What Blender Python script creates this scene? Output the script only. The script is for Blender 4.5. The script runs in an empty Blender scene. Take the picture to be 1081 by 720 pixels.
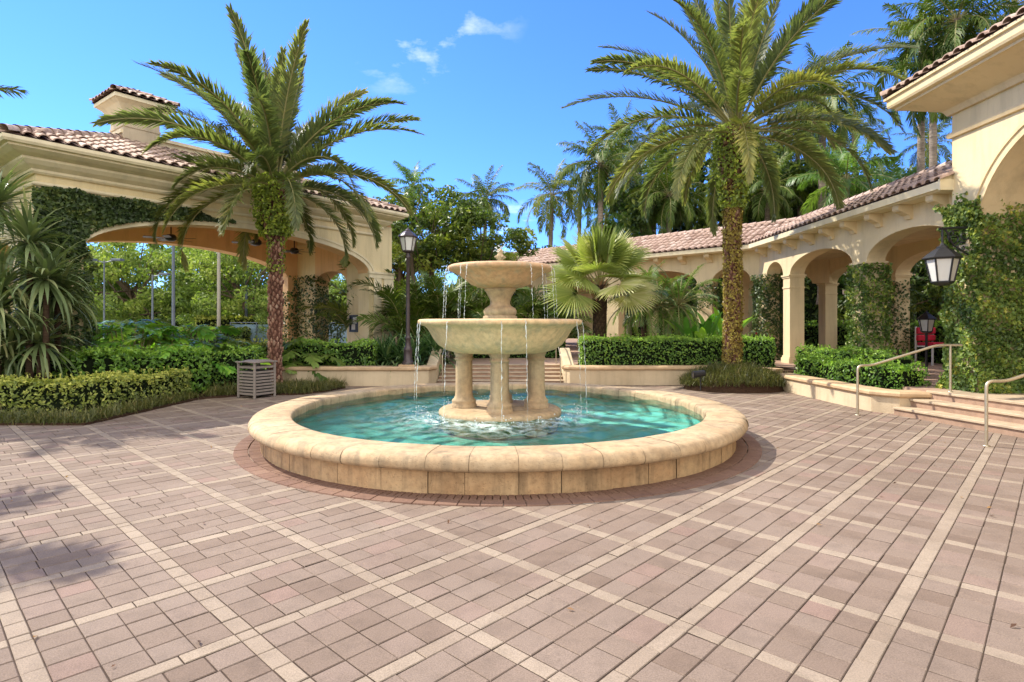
import bpy, math, random
import numpy as np
from mathutils import Vector

R = math.radians
C = bpy.context.scene.collection
sc = bpy.context.scene

# ------------------------------------------------------------------ camera
cam_d = bpy.data.cameras.new('camera')
cam = bpy.data.objects.new('camera', cam_d)
C.objects.link(cam)
cam.location = (0, 0, 1.7)
cam.rotation_euler = (R(90), 0, 0)
cam_d.sensor_width = 36.0
cam_d.lens = 36.0 * 614.0 / 1081.0
cam_d.shift_y = -19.0 / 1081.0
cam_d.clip_end = 2000
sc.camera = cam

# ------------------------------------------------------------------ sun and sky
SUN_AZ = (-0.88, 0.47)
SUN_EL = R(46)
w = bpy.data.worlds.new('World')
sc.world = w
w.use_nodes = True
nt = w.node_tree
nt.nodes.clear()
def wn(t, **kw):
    n = nt.nodes.new(t)
    for k, v in kw.items():
        setattr(n, k, v)
    return n
out = wn('ShaderNodeOutputWorld')
bg = wn('ShaderNodeBackground')
sky = wn('ShaderNodeTexSky', sky_type='NISHITA', sun_disc=False)
sky.sun_elevation = SUN_EL
sky.sun_rotation = math.atan2(SUN_AZ[0], SUN_AZ[1])
sky.air_density = 1.0
sky.dust_density = 0.0
sky.ozone_density = 2.0
bg.inputs['Strength'].default_value = 0.15
tc = wn('ShaderNodeTexCoord')
sep = wn('ShaderNodeSeparateXYZ')
nt.links.new(tc.outputs['Generated'], sep.inputs[0])
zc = wn('ShaderNodeMath', operation='MAXIMUM'); zc.inputs[1].default_value = 0.03
nt.links.new(sep.outputs['Z'], zc.inputs[0])
zadd = wn('ShaderNodeMath', operation='ADD'); zadd.inputs[1].default_value = 0.12
nt.links.new(zc.outputs[0], zadd.inputs[0])
dx = wn('ShaderNodeMath', operation='DIVIDE'); dy = wn('ShaderNodeMath', operation='DIVIDE')
nt.links.new(sep.outputs['X'], dx.inputs[0]); nt.links.new(zadd.outputs[0], dx.inputs[1])
nt.links.new(sep.outputs['Y'], dy.inputs[0]); nt.links.new(zadd.outputs[0], dy.inputs[1])
comb = wn('ShaderNodeCombineXYZ')
nt.links.new(dx.outputs[0], comb.inputs[0]); nt.links.new(dy.outputs[0], comb.inputs[1])
cn = wn('ShaderNodeTexNoise'); cn.inputs['Scale'].default_value = 3.0; cn.inputs['Detail'].default_value = 8; cn.inputs['Roughness'].default_value = 0.6
nt.links.new(comb.outputs[0], cn.inputs['Vector'])
cr = wn('ShaderNodeValToRGB')
cr.color_ramp.elements[0].position = 0.53; cr.color_ramp.elements[0].color = (0, 0, 0, 1)
cr.color_ramp.elements[1].position = 0.80; cr.color_ramp.elements[1].color = (1, 1, 1, 1)
nt.links.new(cn.outputs['Fac'], cr.inputs[0])
# two soft banks of cloud: one high over the plaza, one low behind the fountain
def bank(d, lo, hi):
    d = Vector(d).normalized()
    vm = wn('ShaderNodeVectorMath', operation='DOT_PRODUCT'); vm.inputs[1].default_value = d
    nt.links.new(tc.outputs['Generated'], vm.inputs[0])
    mr = wn('ShaderNodeMapRange'); mr.inputs['From Min'].default_value = lo; mr.inputs['From Max'].default_value = hi
    nt.links.new(vm.outputs['Value'], mr.inputs['Value'])
    return mr.outputs[0]
b1 = bank((-0.17, 1, 0.60), 0.983, 0.9995)
b2 = bank((-0.05, 1, 0.12), 0.992, 0.9998)
# unseen bright cloud added behind the camera as neutral fill light
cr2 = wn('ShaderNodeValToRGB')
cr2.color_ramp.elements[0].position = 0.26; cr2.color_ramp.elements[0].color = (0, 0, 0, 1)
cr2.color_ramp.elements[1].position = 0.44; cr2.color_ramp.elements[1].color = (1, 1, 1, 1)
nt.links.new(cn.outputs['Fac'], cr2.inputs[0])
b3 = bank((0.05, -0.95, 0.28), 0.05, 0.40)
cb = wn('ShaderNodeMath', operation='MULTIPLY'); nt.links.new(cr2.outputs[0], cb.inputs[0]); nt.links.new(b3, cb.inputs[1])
bm = wn('ShaderNodeMath', operation='MAXIMUM'); nt.links.new(b1, bm.inputs[0]); nt.links.new(b2, bm.inputs[1])
cm = wn('ShaderNodeMath', operation='MULTIPLY'); nt.links.new(cr.outputs[0], cm.inputs[0]); nt.links.new(bm.outputs[0], cm.inputs[1])
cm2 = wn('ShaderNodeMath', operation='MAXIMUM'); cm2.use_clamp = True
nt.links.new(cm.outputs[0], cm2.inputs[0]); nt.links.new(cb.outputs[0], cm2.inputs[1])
tintn = wn('ShaderNodeMix', data_type='RGBA', blend_type='MULTIPLY'); tintn.inputs['Factor'].default_value = 1.0
nt.links.new(sky.outputs[0], tintn.inputs['A']); tintn.inputs['B'].default_value = (0.345, 0.60, 1.19, 1)
mixc = wn('ShaderNodeMix', data_type='RGBA')
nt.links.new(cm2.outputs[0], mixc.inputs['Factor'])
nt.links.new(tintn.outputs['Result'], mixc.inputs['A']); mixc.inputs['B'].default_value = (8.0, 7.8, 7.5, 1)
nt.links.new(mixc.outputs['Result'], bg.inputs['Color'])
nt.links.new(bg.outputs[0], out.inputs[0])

sun_d = bpy.data.lights.new('sun', 'SUN')
sun_d.energy = 3.7
sun_d.angle = R(0.55)
sun_d.color = (1.0, 0.93, 0.80)
sun = bpy.data.objects.new('sun', sun_d)
C.objects.link(sun)
_n = math.hypot(*SUN_AZ)
sdir = Vector((SUN_AZ[0] / _n * math.cos(SUN_EL), SUN_AZ[1] / _n * math.cos(SUN_EL), math.sin(SUN_EL)))
sun.rotation_euler = sdir.to_track_quat('Z', 'Y').to_euler()
sun.location = (0, 0, 40)

sc.view_settings.view_transform = 'Standard'
sc.view_settings.look = 'None'
sc.view_settings.gamma = 1.0
sc.view_settings.use_curve_mapping = False
sc.view_settings.exposure = 0.96
try:
    sc.cycles.max_bounces = 8
    sc.cycles.transparent_max_bounces = 12
    sc.cycles.diffuse_bounces = 4
    sc.cycles.use_denoising = True
    sc.cycles.caustics_reflective = False
    sc.cycles.caustics_refractive = False
except Exception:
    pass

# ================================================================== materials
def newmat(name):
    m = bpy.data.materials.new(name)
    m.use_nodes = True
    m.node_tree.nodes.clear()
    return m, m.node_tree
def N(t, typ, **kw):
    n = t.nodes.new(typ)
    for k, v in kw.items():
        setattr(n, k, v)
    return n
def ramp(t, stops, src=None, interp='LINEAR'):
    r = N(t, 'ShaderNodeValToRGB')
    e = r.color_ramp.elements
    r.color_ramp.interpolation = interp
    while len(e) > 1:
        e.remove(e[-1])
    e[0].position = stops[0][0]; e[0].color = (*stops[0][1], 1)
    for p, c in stops[1:]:
        x = e.new(p); x.color = (*c, 1)
    if src is not None:
        t.links.new(src, r.inputs[0])
    return r
def g3(v):
    return (v, v, v)
def noise(t, vec, scale, detail=4, rough=.55):
    n = N(t, 'ShaderNodeTexNoise')
    n.inputs['Scale'].default_value = scale; n.inputs['Detail'].default_value = detail; n.inputs['Roughness'].default_value = rough
    if vec is not None:
        t.links.new(vec, n.inputs['Vector'])
    return n
def mixrgb(t, fac, a, b, blend='MIX'):
    m = N(t, 'ShaderNodeMix', data_type='RGBA', blend_type=blend)
    for k, v in (('Factor', fac), ('A', a), ('B', b)):
        if hasattr(v, 'links'):
            t.links.new(v, m.inputs[k])
        elif k == 'Factor':
            m.inputs[k].default_value = v
        else:
            m.inputs[k].default_value = (*v, 1)
    return m.outputs['Result']
def finish(t, col, rough, bumps=(), spec=.5, metallic=0., trans_col=None, trans=0.):
    b = N(t, 'ShaderNodeBsdfPrincipled')
    if hasattr(col, 'links'):
        t.links.new(col, b.inputs['Base Color'])
    else:
        b.inputs['Base Color'].default_value = (*col, 1)
    if hasattr(rough, 'links'):
        t.links.new(rough, b.inputs['Roughness'])
    else:
        b.inputs['Roughness'].default_value = rough
    b.inputs['Specular IOR Level'].default_value = spec
    b.inputs['Metallic'].default_value = metallic
    prev = None
    for src, dist, st in bumps:
        bn = N(t, 'ShaderNodeBump')
        bn.inputs['Distance'].default_value = dist; bn.inputs['Strength'].default_value = st
        t.links.new(src, bn.inputs['Height'])
        if prev:
            t.links.new(prev, bn.inputs['Normal'])
        prev = bn.outputs[0]
    if prev:
        t.links.new(prev, b.inputs['Normal'])
    sh = b.outputs[0]
    if trans > 0:
        tr = N(t, 'ShaderNodeBsdfTranslucent')
        if hasattr(trans_col, 'links'):
            t.links.new(trans_col, tr.inputs[0])
        else:
            tr.inputs[0].default_value = (*trans_col, 1)
        mx = N(t, 'ShaderNodeMixShader'); mx.inputs[0].default_value = trans
        t.links.new(sh, mx.inputs[1]); t.links.new(tr.outputs[0], mx.inputs[2])
        sh = mx.outputs[0]
    o = N(t, 'ShaderNodeOutputMaterial')
    t.links.new(sh, o.inputs[0])
    return b
def coords(t, which='Object'):
    return N(t, 'ShaderNodeTexCoord').outputs[which]
def tint_attr(t):
    return N(t, 'ShaderNodeAttribute', attribute_name='tint').outputs['Fac']

def stucco(name, c, c2=None, fine=55., bumpd=.006):
    m, t = newmat(name)
    v = coords(t)
    c2 = c2 or tuple(x * .86 for x in c)
    n1 = noise(t, v, .9, 5, .6); n2 = noise(t, v, fine, 3); n3 = noise(t, v, 9, 3)
    r = ramp(t, [(.35, g3(0)), (.68, g3(1))], n1.outputs['Fac'])
    col = mixrgb(t, r.outputs[0], c, c2)
    mp = N(t, 'ShaderNodeMapping'); mp.inputs['Scale'].default_value = (2.2, 2.2, .25)
    t.links.new(v, mp.inputs[0])
    ns = noise(t, mp.outputs[0], 1.6, 6, .65)
    rs = ramp(t, [(.48, g3(1)), (.74, g3(.74))], ns.outputs['Fac'])
    col = mixrgb(t, .8, col, rs.outputs[0], 'MULTIPLY')
    finish(t, col, .85, [(n3.outputs['Fac'], .012, .3), (n2.outputs['Fac'], bumpd, .7)], spec=.2)
    return m
def plain(name, c, rough=.5, spec=.5, metallic=0., var=.15, scale=6., bump=None):
    m, t = newmat(name)
    v = coords(t)
    n = noise(t, v, scale, 5)
    r = ramp(t, [(.3, g3(1 - var)), (.7, g3(1.0))], n.outputs['Fac'])
    col = mixrgb(t, 1., c, r.outputs[0], 'MULTIPLY')
    bl = []
    if bump:
        nb = noise(t, v, bump[0], 4); bl = [(nb.outputs['Fac'], bump[1], .6)]
    finish(t, col, rough, bl, spec=spec, metallic=metallic)
    return m
def leafm(name, stops, trans=.3, rough=.42, spec=.4, ts=(1.5, 1.7, .8)):
    m, t = newmat(name)
    a = tint_attr(t)
    r = ramp(t, stops, a)
    trc = mixrgb(t, 1., r.outputs[0], ts, 'MULTIPLY')
    finish(t, r.outputs[0], rough, spec=spec, trans_col=trc, trans=trans)
    return m

M = {}
# fountain limestone
def stone(name, ca, cb, cc, pit=1.):
    m, t = newmat(name)
    v = coords(t)
    n1 = noise(t, v, 1.7, 6, .62); n2 = noise(t, v, 14, 5, .6); n3 = noise(t, v, 90, 3, .7)
    mp = N(t, 'ShaderNodeMapping'); mp.inputs['Scale'].default_value = (5, 5, .5); t.links.new(v, mp.inputs[0])
    ns = noise(t, mp.outputs[0], 1.3, 6, .6)
    r1 = ramp(t, [(.36, g3(0)), (.66, g3(1))], n1.outputs['Fac'])
    col = mixrgb(t, r1.outputs[0], ca, cb)
    rs = ramp(t, [(.50, g3(0)), (.66, g3(.85))], ns.outputs['Fac'])
    col = mixrgb(t, rs.outputs[0], col, cc)
    r2 = ramp(t, [(.3, g3(.72)), (.6, g3(1.05))], n2.outputs['Fac'])
    col = mixrgb(t, .8, col, r2.outputs[0], 'MULTIPLY')
    a = tint_attr(t)
    ra = ramp(t, [(0, g3(.78)), (1, g3(1.12))], a)
    col = mixrgb(t, 1., col, ra.outputs[0], 'MULTIPLY')
    vo = N(t, 'ShaderNodeTexVoronoi'); vo.inputs['Scale'].default_value = 38; t.links.new(v, vo.inputs['Vector'])
    rv = ramp(t, [(0., g3(0)), (.28, g3(1))], vo.outputs['Distance'])
    pr = ramp(t, [(.0, g3(.42)), (.25, g3(1))], vo.outputs['Distance'])
    col = mixrgb(t, .5, col, pr.outputs[0], 'MULTIPLY')
    finish(t, col, .8, [(rv.outputs[0], .006 * pit, .6), (n3.outputs['Fac'], .004 * pit, .7), (n2.outputs['Fac'], .012, .4)], spec=.25)
    return m
M['stone'] = stone('weathered_limestone', (.53, .40, .25), (.47, .32, .18), (.32, .24, .15))
M['stone_wall'] = stone('stained_limestone_block', (.54, .37, .20), (.46, .28, .14), (.28, .185, .10), 1.5)
M['stone_bowl'] = stone('bounce_tinted_limestone', (.68, .46, .27), (.62, .37, .21), (.50, .40, .26), .7)  # upper bowl only: warm bounced light mixed into the stone colour
M['stone_low'] = stone('cream_limestone_bowl', (.80, .57, .32), (.70, .46, .25), (.56, .42, .26), .8)
M['mortar'] = plain('dark_mortar', (.20, .145, .085), .95, .1)
M['cream'] = stucco('cream_stucco', (.74, .60, .37))
M['cream_left'] = stucco('pale_yellow_stucco', (.80, .66, .39), (.74, .60, .35))
M['trim'] = stucco('pale_trim_plaster', (.80, .69, .47), (.74, .63, .42), 70, .002)
M['trim_warm'] = stucco('warm_trim_plaster', (.72, .57, .34), (.66, .51, .30), 70, .002)
M['orange'] = stucco('terracotta_interior_plaster', (.78, .50, .26), (.72, .45, .23))
M['chim'] = stucco('beige_chimney_stucco', (.60, .49, .34))
M['planter'] = stucco('planter_plaster', (.66, .53, .36), (.52, .41, .27))
M['coping'] = plain('cast_stone_coping', (.60, .42, .25), .75, .25, var=.3, scale=5, bump=(60, .003))
M['step'] = plain('travertine_step', (.52, .40, .27), .7, .3, var=.3, scale=4, bump=(40, .003))
M['riser'] = plain('brick_riser', (.38, .25, .175), .8, .25, var=.3, scale=8, bump=(40, .003))
M['soil'] = plain('mulch', (.075, .042, .026), .95, .1, var=.5, scale=30, bump=(60, .02))
M['jointsand'] = plain('joint_sand', (.085, .060, .045), .95, .1, var=.4, scale=8)
M['terrace'] = plain('terrace_paving', (.42, .28, .20), .85, .2, var=.25, scale=3, bump=(30, .003))
M['lawn'] = plain('lawn_ground', (.06, .10, .03), .9, .2, var=.4, scale=1.5, bump=(20, .05))
M['road'] = plain('pale_concrete', (.55, .50, .43), .85, .2, var=.15, scale=2)
M['bronze'] = plain('dark_bronze_metal', (.035, .028, .027), .42, .5, .4, var=.3, scale=20)
M['lamp_metal'] = plain('aged_purple_black_metal', (.085, .062, .062), .4, .5, .3, var=.3, scale=15)
M['steel'] = plain('satin_champagne_rail', (.52, .45, .33), .38, .5, .75, var=.12, scale=20)
M['bin'] = plain('taupe_powder_coated_steel', (.30, .255, .22), .5, .4, .1, var=.18, scale=9)
M['bin_in'] = plain('black_liner', (.02, .02, .02), .6)
M['pole'] = plain('grey_blue_pole', (.13, .155, .19), .5, .4, .2)
M['poleW'] = plain('pale_concrete_pole', (.34, .31, .25), .8)
M['darkframe'] = plain('dark_window_frame', (.03, .022, .018), .4)
M['paper'] = plain('white_poster_paper', (.75, .73, .70), .7)
M['red'] = plain('red_canvas', (.55, .03, .06), .8, .2)
M['white'] = plain('white_painted_metal', (.78, .77, .74), .45)
M['black'] = plain('black_wrought_iron', (.018, .018, .02), .45)
M['fence'] = plain('blue_grey_screen', (.20, .30, .37), .8, .2, var=.35, scale=4)
def glassm(name, c, alpha):
    m, t = newmat(name)
    b = N(t, 'ShaderNodeBsdfPrincipled'); b.inputs['Base Color'].default_value = (*c, 1); b.inputs['Roughness'].default_value = .12
    tr = N(t, 'ShaderNodeBsdfTransparent'); tr.inputs[0].default_value = (.95, .95, .92, 1)
    mx = N(t, 'ShaderNodeMixShader'); mx.inputs[0].default_value = alpha
    t.links.new(tr.outputs[0], mx.inputs[1]); t.links.new(b.outputs[0], mx.inputs[2])
    o = N(t, 'ShaderNodeOutputMaterial'); t.links.new(mx.outputs[0], o.inputs[0])
    return m
M['frost'] = glassm('seeded_lantern_glass', (.80, .79, .74), .78)
M['dglass'] = plain('dark_window_glass', (.02, .024, .028), .06, .8, var=.1)
M['droplet'] = glassm('falling_water', (.88, .92, .94), .40)
M['foam'] = plain('white_foam', (.86, .90, .90), .4, .5, var=.05)

# pavers
def paverm(name, stops):
    m, t = newmat(name)
    v = coords(t)
    a = tint_attr(t)
    r = ramp(t, stops, a)
    n1 = noise(t, v, 130, 3, .8); n2 = noise(t, v, .55, 5, .6); n3 = noise(t, v, 6, 5, .65)
    r1 = ramp(t, [(.3, g3(.62)), (.7, g3(1.28))], n1.outputs['Fac'])
    col = mixrgb(t, 1., r.outputs[0], r1.outputs[0], 'MULTIPLY')
    r2 = ramp(t, [(.3, (.80, .77, .74)), (.7, (1.08, 1.07, 1.06))], n2.outputs['Fac'])
    col = mixrgb(t, 1., col, r2.outputs[0], 'MULTIPLY')
    r3 = ramp(t, [(.28, g3(.80)), (.52, g3(1.0))], n3.outputs['Fac'])
    col = mixrgb(t, .9, col, r3.outputs[0], 'MULTIPLY')
    finish(t, col, .82, [(n1.outputs['Fac'], .0025, .6), (n3.outputs['Fac'], .004, .4)], spec=.25)
    return m
M['paver'] = paverm('mauve_concrete_paver', [(0, (0.200, 0.146, 0.111)), (0.35, (0.230, 0.172, 0.133)), (0.7, (0.251, 0.193, 0.153)), (1, (0.262, 0.181, 0.145))])
M['tanpaver'] = paverm('tan_concrete_paver', [(0, (0.288, 0.225, 0.170)), (0.5, (0.326, 0.260, 0.198)), (1, (0.352, 0.282, 0.213))])
M['redpaver'] = paverm('clay_ring_paver', [(0, (0.182, 0.105, 0.078)), (0.5, (0.212, 0.125, 0.090)), (1, (0.238, 0.147, 0.106))])
# roof tile
def tilem():
    m, t = newmat('clay_roof_tile')
    v = coords(t)
    a = tint_attr(t)
    r = ramp(t, [(0, (.27, .17, .125)), (.3, (.41, .28, .21)), (.7, (.50, .36, .285)), (1, (.58, .45, .37))], a)
    n1 = noise(t, v, 16, 5, .65)
    r1 = ramp(t, [(.3, g3(.62)), (.62, g3(1.08))], n1.outputs['Fac'])
    col = mixrgb(t, 1., r.outputs[0], r1.outputs[0], 'MULTIPLY')
    finish(t, col, .8, [(n1.outputs['Fac'], .006, .5)], spec=.25)
    return m
M['tile'] = tilem()
M['tilebase'] = plain('roof_underlay', (.10, .055, .04), .9, .1)
# bark
def barkm(name, stops, sc_=(6, 6, 30)):
    m, t = newmat(name)
    v = coords(t)
    mp = N(t, 'ShaderNodeMapping'); mp.inputs['Scale'].default_value = sc_; t.links.new(v, mp.inputs[0])
    n1 = noise(t, mp.outputs[0], 1., 5, .65)
    a = tint_attr(t)
    r = ramp(t, stops, a)
    r1 = ramp(t, [(.3, g3(.55)), (.65, g3(1.15))], n1.outputs['Fac'])
    col = mixrgb(t, 1., r.outputs[0], r1.outputs[0], 'MULTIPLY')
    finish(t, col, .9, [(n1.outputs['Fac'], .02, .7)], spec=.15)
    return m
M['datebark'] = barkm('date_palm_boots', [(0, (.07, .03, .02)), (.45, (.21, .10, .07)), (.75, (.34, .19, .13)), (1, (.52, .38, .28))])
M['cocobark'] = barkm('grey_palm_bark', [(0, (.16, .12, .09)), (1, (.36, .29, .22))])
M['darkbark'] = barkm('dark_fibrous_bark', [(0, (.035, .022, .015)), (1, (.13, .08, .05))])
M['treebark'] = barkm('brown_tree_bark', [(0, (.10, .07, .045)), (1, (.22, .16, .11))], (8, 8, 2))
# foliage
M['datefrond'] = leafm('date_palm_leaflets', [(0, (0.054, 0.075, 0.033)), (0.4, (0.113, 0.142, 0.056)), (0.75, (0.205, 0.215, 0.072)), (1, (0.356, 0.314, 0.091))], .42, .40, .4)
M['rachis'] = plain('palm_leaf_stalk', (.30, .27, .10), .5, .4, var=.3)
M['cocofrond'] = leafm('coconut_leaflets', [(0, (0.045, 0.076, 0.014)), (0.5, (0.113, 0.155, 0.020)), (1, (0.267, 0.287, 0.034))], .20, .45, .2)
M['brightfrond'] = leafm('bright_palm_leaflets', [(0, (.05, .10, .025)), (.5, (.11, .20, .04)), (1, (.24, .33, .07))], .36, .36, .5)
M['darkfrond'] = leafm('dark_palm_leaflets', [(0, (0.034, 0.060, 0.012)), (0.5, (0.078, 0.122, 0.020)), (1, (0.180, 0.222, 0.028))], .22, .45, .2)
M['fanfrond'] = leafm('fan_palm_leaf', [(0, (0.163, 0.198, 0.053)), (0.5, (0.277, 0.330, 0.081)), (0.72, (0.455, 0.462, 0.150)), (1, (0.650, 0.595, 0.381))], .30, .42, .45)
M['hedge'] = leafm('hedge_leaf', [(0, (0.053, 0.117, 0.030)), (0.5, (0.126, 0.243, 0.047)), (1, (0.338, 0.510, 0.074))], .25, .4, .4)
M['hedgeyellow'] = leafm('yellow_green_hedge_leaf', [(0, (0.097, 0.138, 0.036)), (0.5, (0.276, 0.324, 0.073)), (1, (0.616, 0.599, 0.145))], .28, .42, .4)
M['hedgebright'] = leafm('bright_green_hedge_leaf', [(0, (0.056, 0.129, 0.024)), (0.5, (0.153, 0.290, 0.045)), (1, (0.338, 0.515, 0.072))], .3, .38, .4)
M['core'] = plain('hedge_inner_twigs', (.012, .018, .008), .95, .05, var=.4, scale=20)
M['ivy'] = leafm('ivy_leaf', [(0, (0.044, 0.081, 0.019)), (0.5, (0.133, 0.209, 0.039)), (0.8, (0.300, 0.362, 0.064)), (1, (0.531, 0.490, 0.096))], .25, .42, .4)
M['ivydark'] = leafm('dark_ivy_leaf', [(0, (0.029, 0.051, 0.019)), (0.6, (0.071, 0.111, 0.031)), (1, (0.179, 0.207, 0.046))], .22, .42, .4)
M['vinegold'] = leafm('golden_creeper_leaf', [(0, (0.120, 0.078, 0.026)), (0.5, (0.312, 0.216, 0.054)), (1, (0.504, 0.432, 0.096))], .3, .45, .35)
M['vinegreen'] = leafm('green_creeper_leaf', [(0, (0.091, 0.123, 0.025)), (0.5, (0.237, 0.302, 0.047)), (1, (0.546, 0.603, 0.094))], .3, .45, .35)
M['liriope'] = leafm('liriope_blade', [(0, (0.046, 0.061, 0.015)), (0.5, (0.112, 0.121, 0.030)), (0.85, (0.223, 0.198, 0.062)), (1, (0.394, 0.275, 0.123))], .25, .4, .4)
M['strap'] = leafm('strap_leaf', [(0, (0.029, 0.073, 0.029)), (0.55, (0.090, 0.171, 0.057)), (1, (0.325, 0.406, 0.163))], .25, .35, .5)
M['strapgrey'] = leafm('grey_green_strap_leaf', [(0, (0.083, 0.118, 0.052)), (0.5, (0.193, 0.251, 0.103)), (0.85, (0.414, 0.423, 0.196)), (1, (0.620, 0.503, 0.253))], .22, .4, .4)
M['philo'] = leafm('glossy_philodendron_leaf', [(0, (0.067, 0.180, 0.033)), (0.5, (0.151, 0.360, 0.050)), (1, (0.431, 0.651, 0.068))], .28, .3, .5)
M['tree'] = leafm('tree_leaf', [(0, (0.039, 0.067, 0.014)), (0.5, (0.112, 0.161, 0.026)), (1, (0.289, 0.311, 0.050))], .33, .42, .35)
M['treefar'] = leafm('sunny_tree_leaf', [(0, (0.081, 0.127, 0.029)), (0.5, (0.184, 0.253, 0.052)), (1, (0.380, 0.425, 0.103))], .36, .5, .3)
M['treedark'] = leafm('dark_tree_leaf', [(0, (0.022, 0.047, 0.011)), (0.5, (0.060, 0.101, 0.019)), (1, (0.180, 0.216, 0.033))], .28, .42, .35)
M['croton'] = leafm('bronze_croton_leaf', [(0, (.06, .03, .02)), (.5, (.20, .10, .05)), (1, (.40, .22, .08))], .2, .4, .4)

# water
def waterm():
    m, t = newmat('turquoise_pool_water')
    v = coords(t)
    n1 = noise(t, v, 5.5, 4, .6); n2 = noise(t, v, 17, 3, .6)
    bp = N(t, 'ShaderNodeBump'); bp.inputs['Distance'].default_value = .035; bp.inputs['Strength'].default_value = .32
    t.links.new(n1.outputs['Fac'], bp.inputs['Height'])
    b2 = N(t, 'ShaderNodeBump'); b2.inputs['Distance'].default_value = .012; b2.inputs['Strength'].default_value = .6
    t.links.new(n2.outputs['Fac'], b2.inputs['Height']); t.links.new(bp.outputs[0], b2.inputs['Normal'])
    gl = N(t, 'ShaderNodeBsdfGlossy'); gl.inputs['Roughness'].default_value = .06
    t.links.new(b2.outputs[0], gl.inputs['Normal'])
    tr = N(t, 'ShaderNodeBsdfTransparent'); tr.inputs[0].default_value = (.62, .90, .88, 1)
    fr = N(t, 'ShaderNodeFresnel'); fr.inputs['IOR'].default_value = 1.33
    t.links.new(b2.outputs[0], fr.inputs['Normal'])
    mx = N(t, 'ShaderNodeMixShader')
    t.links.new(fr.outputs[0], mx.inputs[0]); t.links.new(tr.outputs[0], mx.inputs[1]); t.links.new(gl.outputs[0], mx.inputs[2])
    # suspended bubbles: a little white scatter where tint is high
    a = tint_attr(t)
    nf = noise(t, v, 9, 6, .7)
    ml = N(t, 'ShaderNodeMath', operation='MULTIPLY'); t.links.new(a, ml.inputs[0])
    rf = ramp(t, [(.42, g3(0)), (.66, g3(1))], nf.outputs['Fac']); t.links.new(rf.outputs[0], ml.inputs[1])
    df = N(t, 'ShaderNodeBsdfDiffuse'); df.inputs[0].default_value = (.72, .86, .85, 1)
    m2 = N(t, 'ShaderNodeMixShader')
    t.links.new(ml.outputs[0], m2.inputs[0]); t.links.new(mx.outputs[0], m2.inputs[1]); t.links.new(df.outputs[0], m2.inputs[2])
    o = N(t, 'ShaderNodeOutputMaterial'); t.links.new(m2.outputs[0], o.inputs[0])
    return m
M['water'] = waterm()
def poolfloor():
    m, t = newmat('turquoise_pool_plaster')
    v = coords(t)
    n = noise(t, v, 1.5, 5)
    r = ramp(t, [(.3, (.23, .52, .43)), (.7, (.36, .66, .55))], n.outputs['Fac'])
    finish(t, r.outputs[0], .7)
    return m
M['pool'] = poolfloor()

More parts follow.
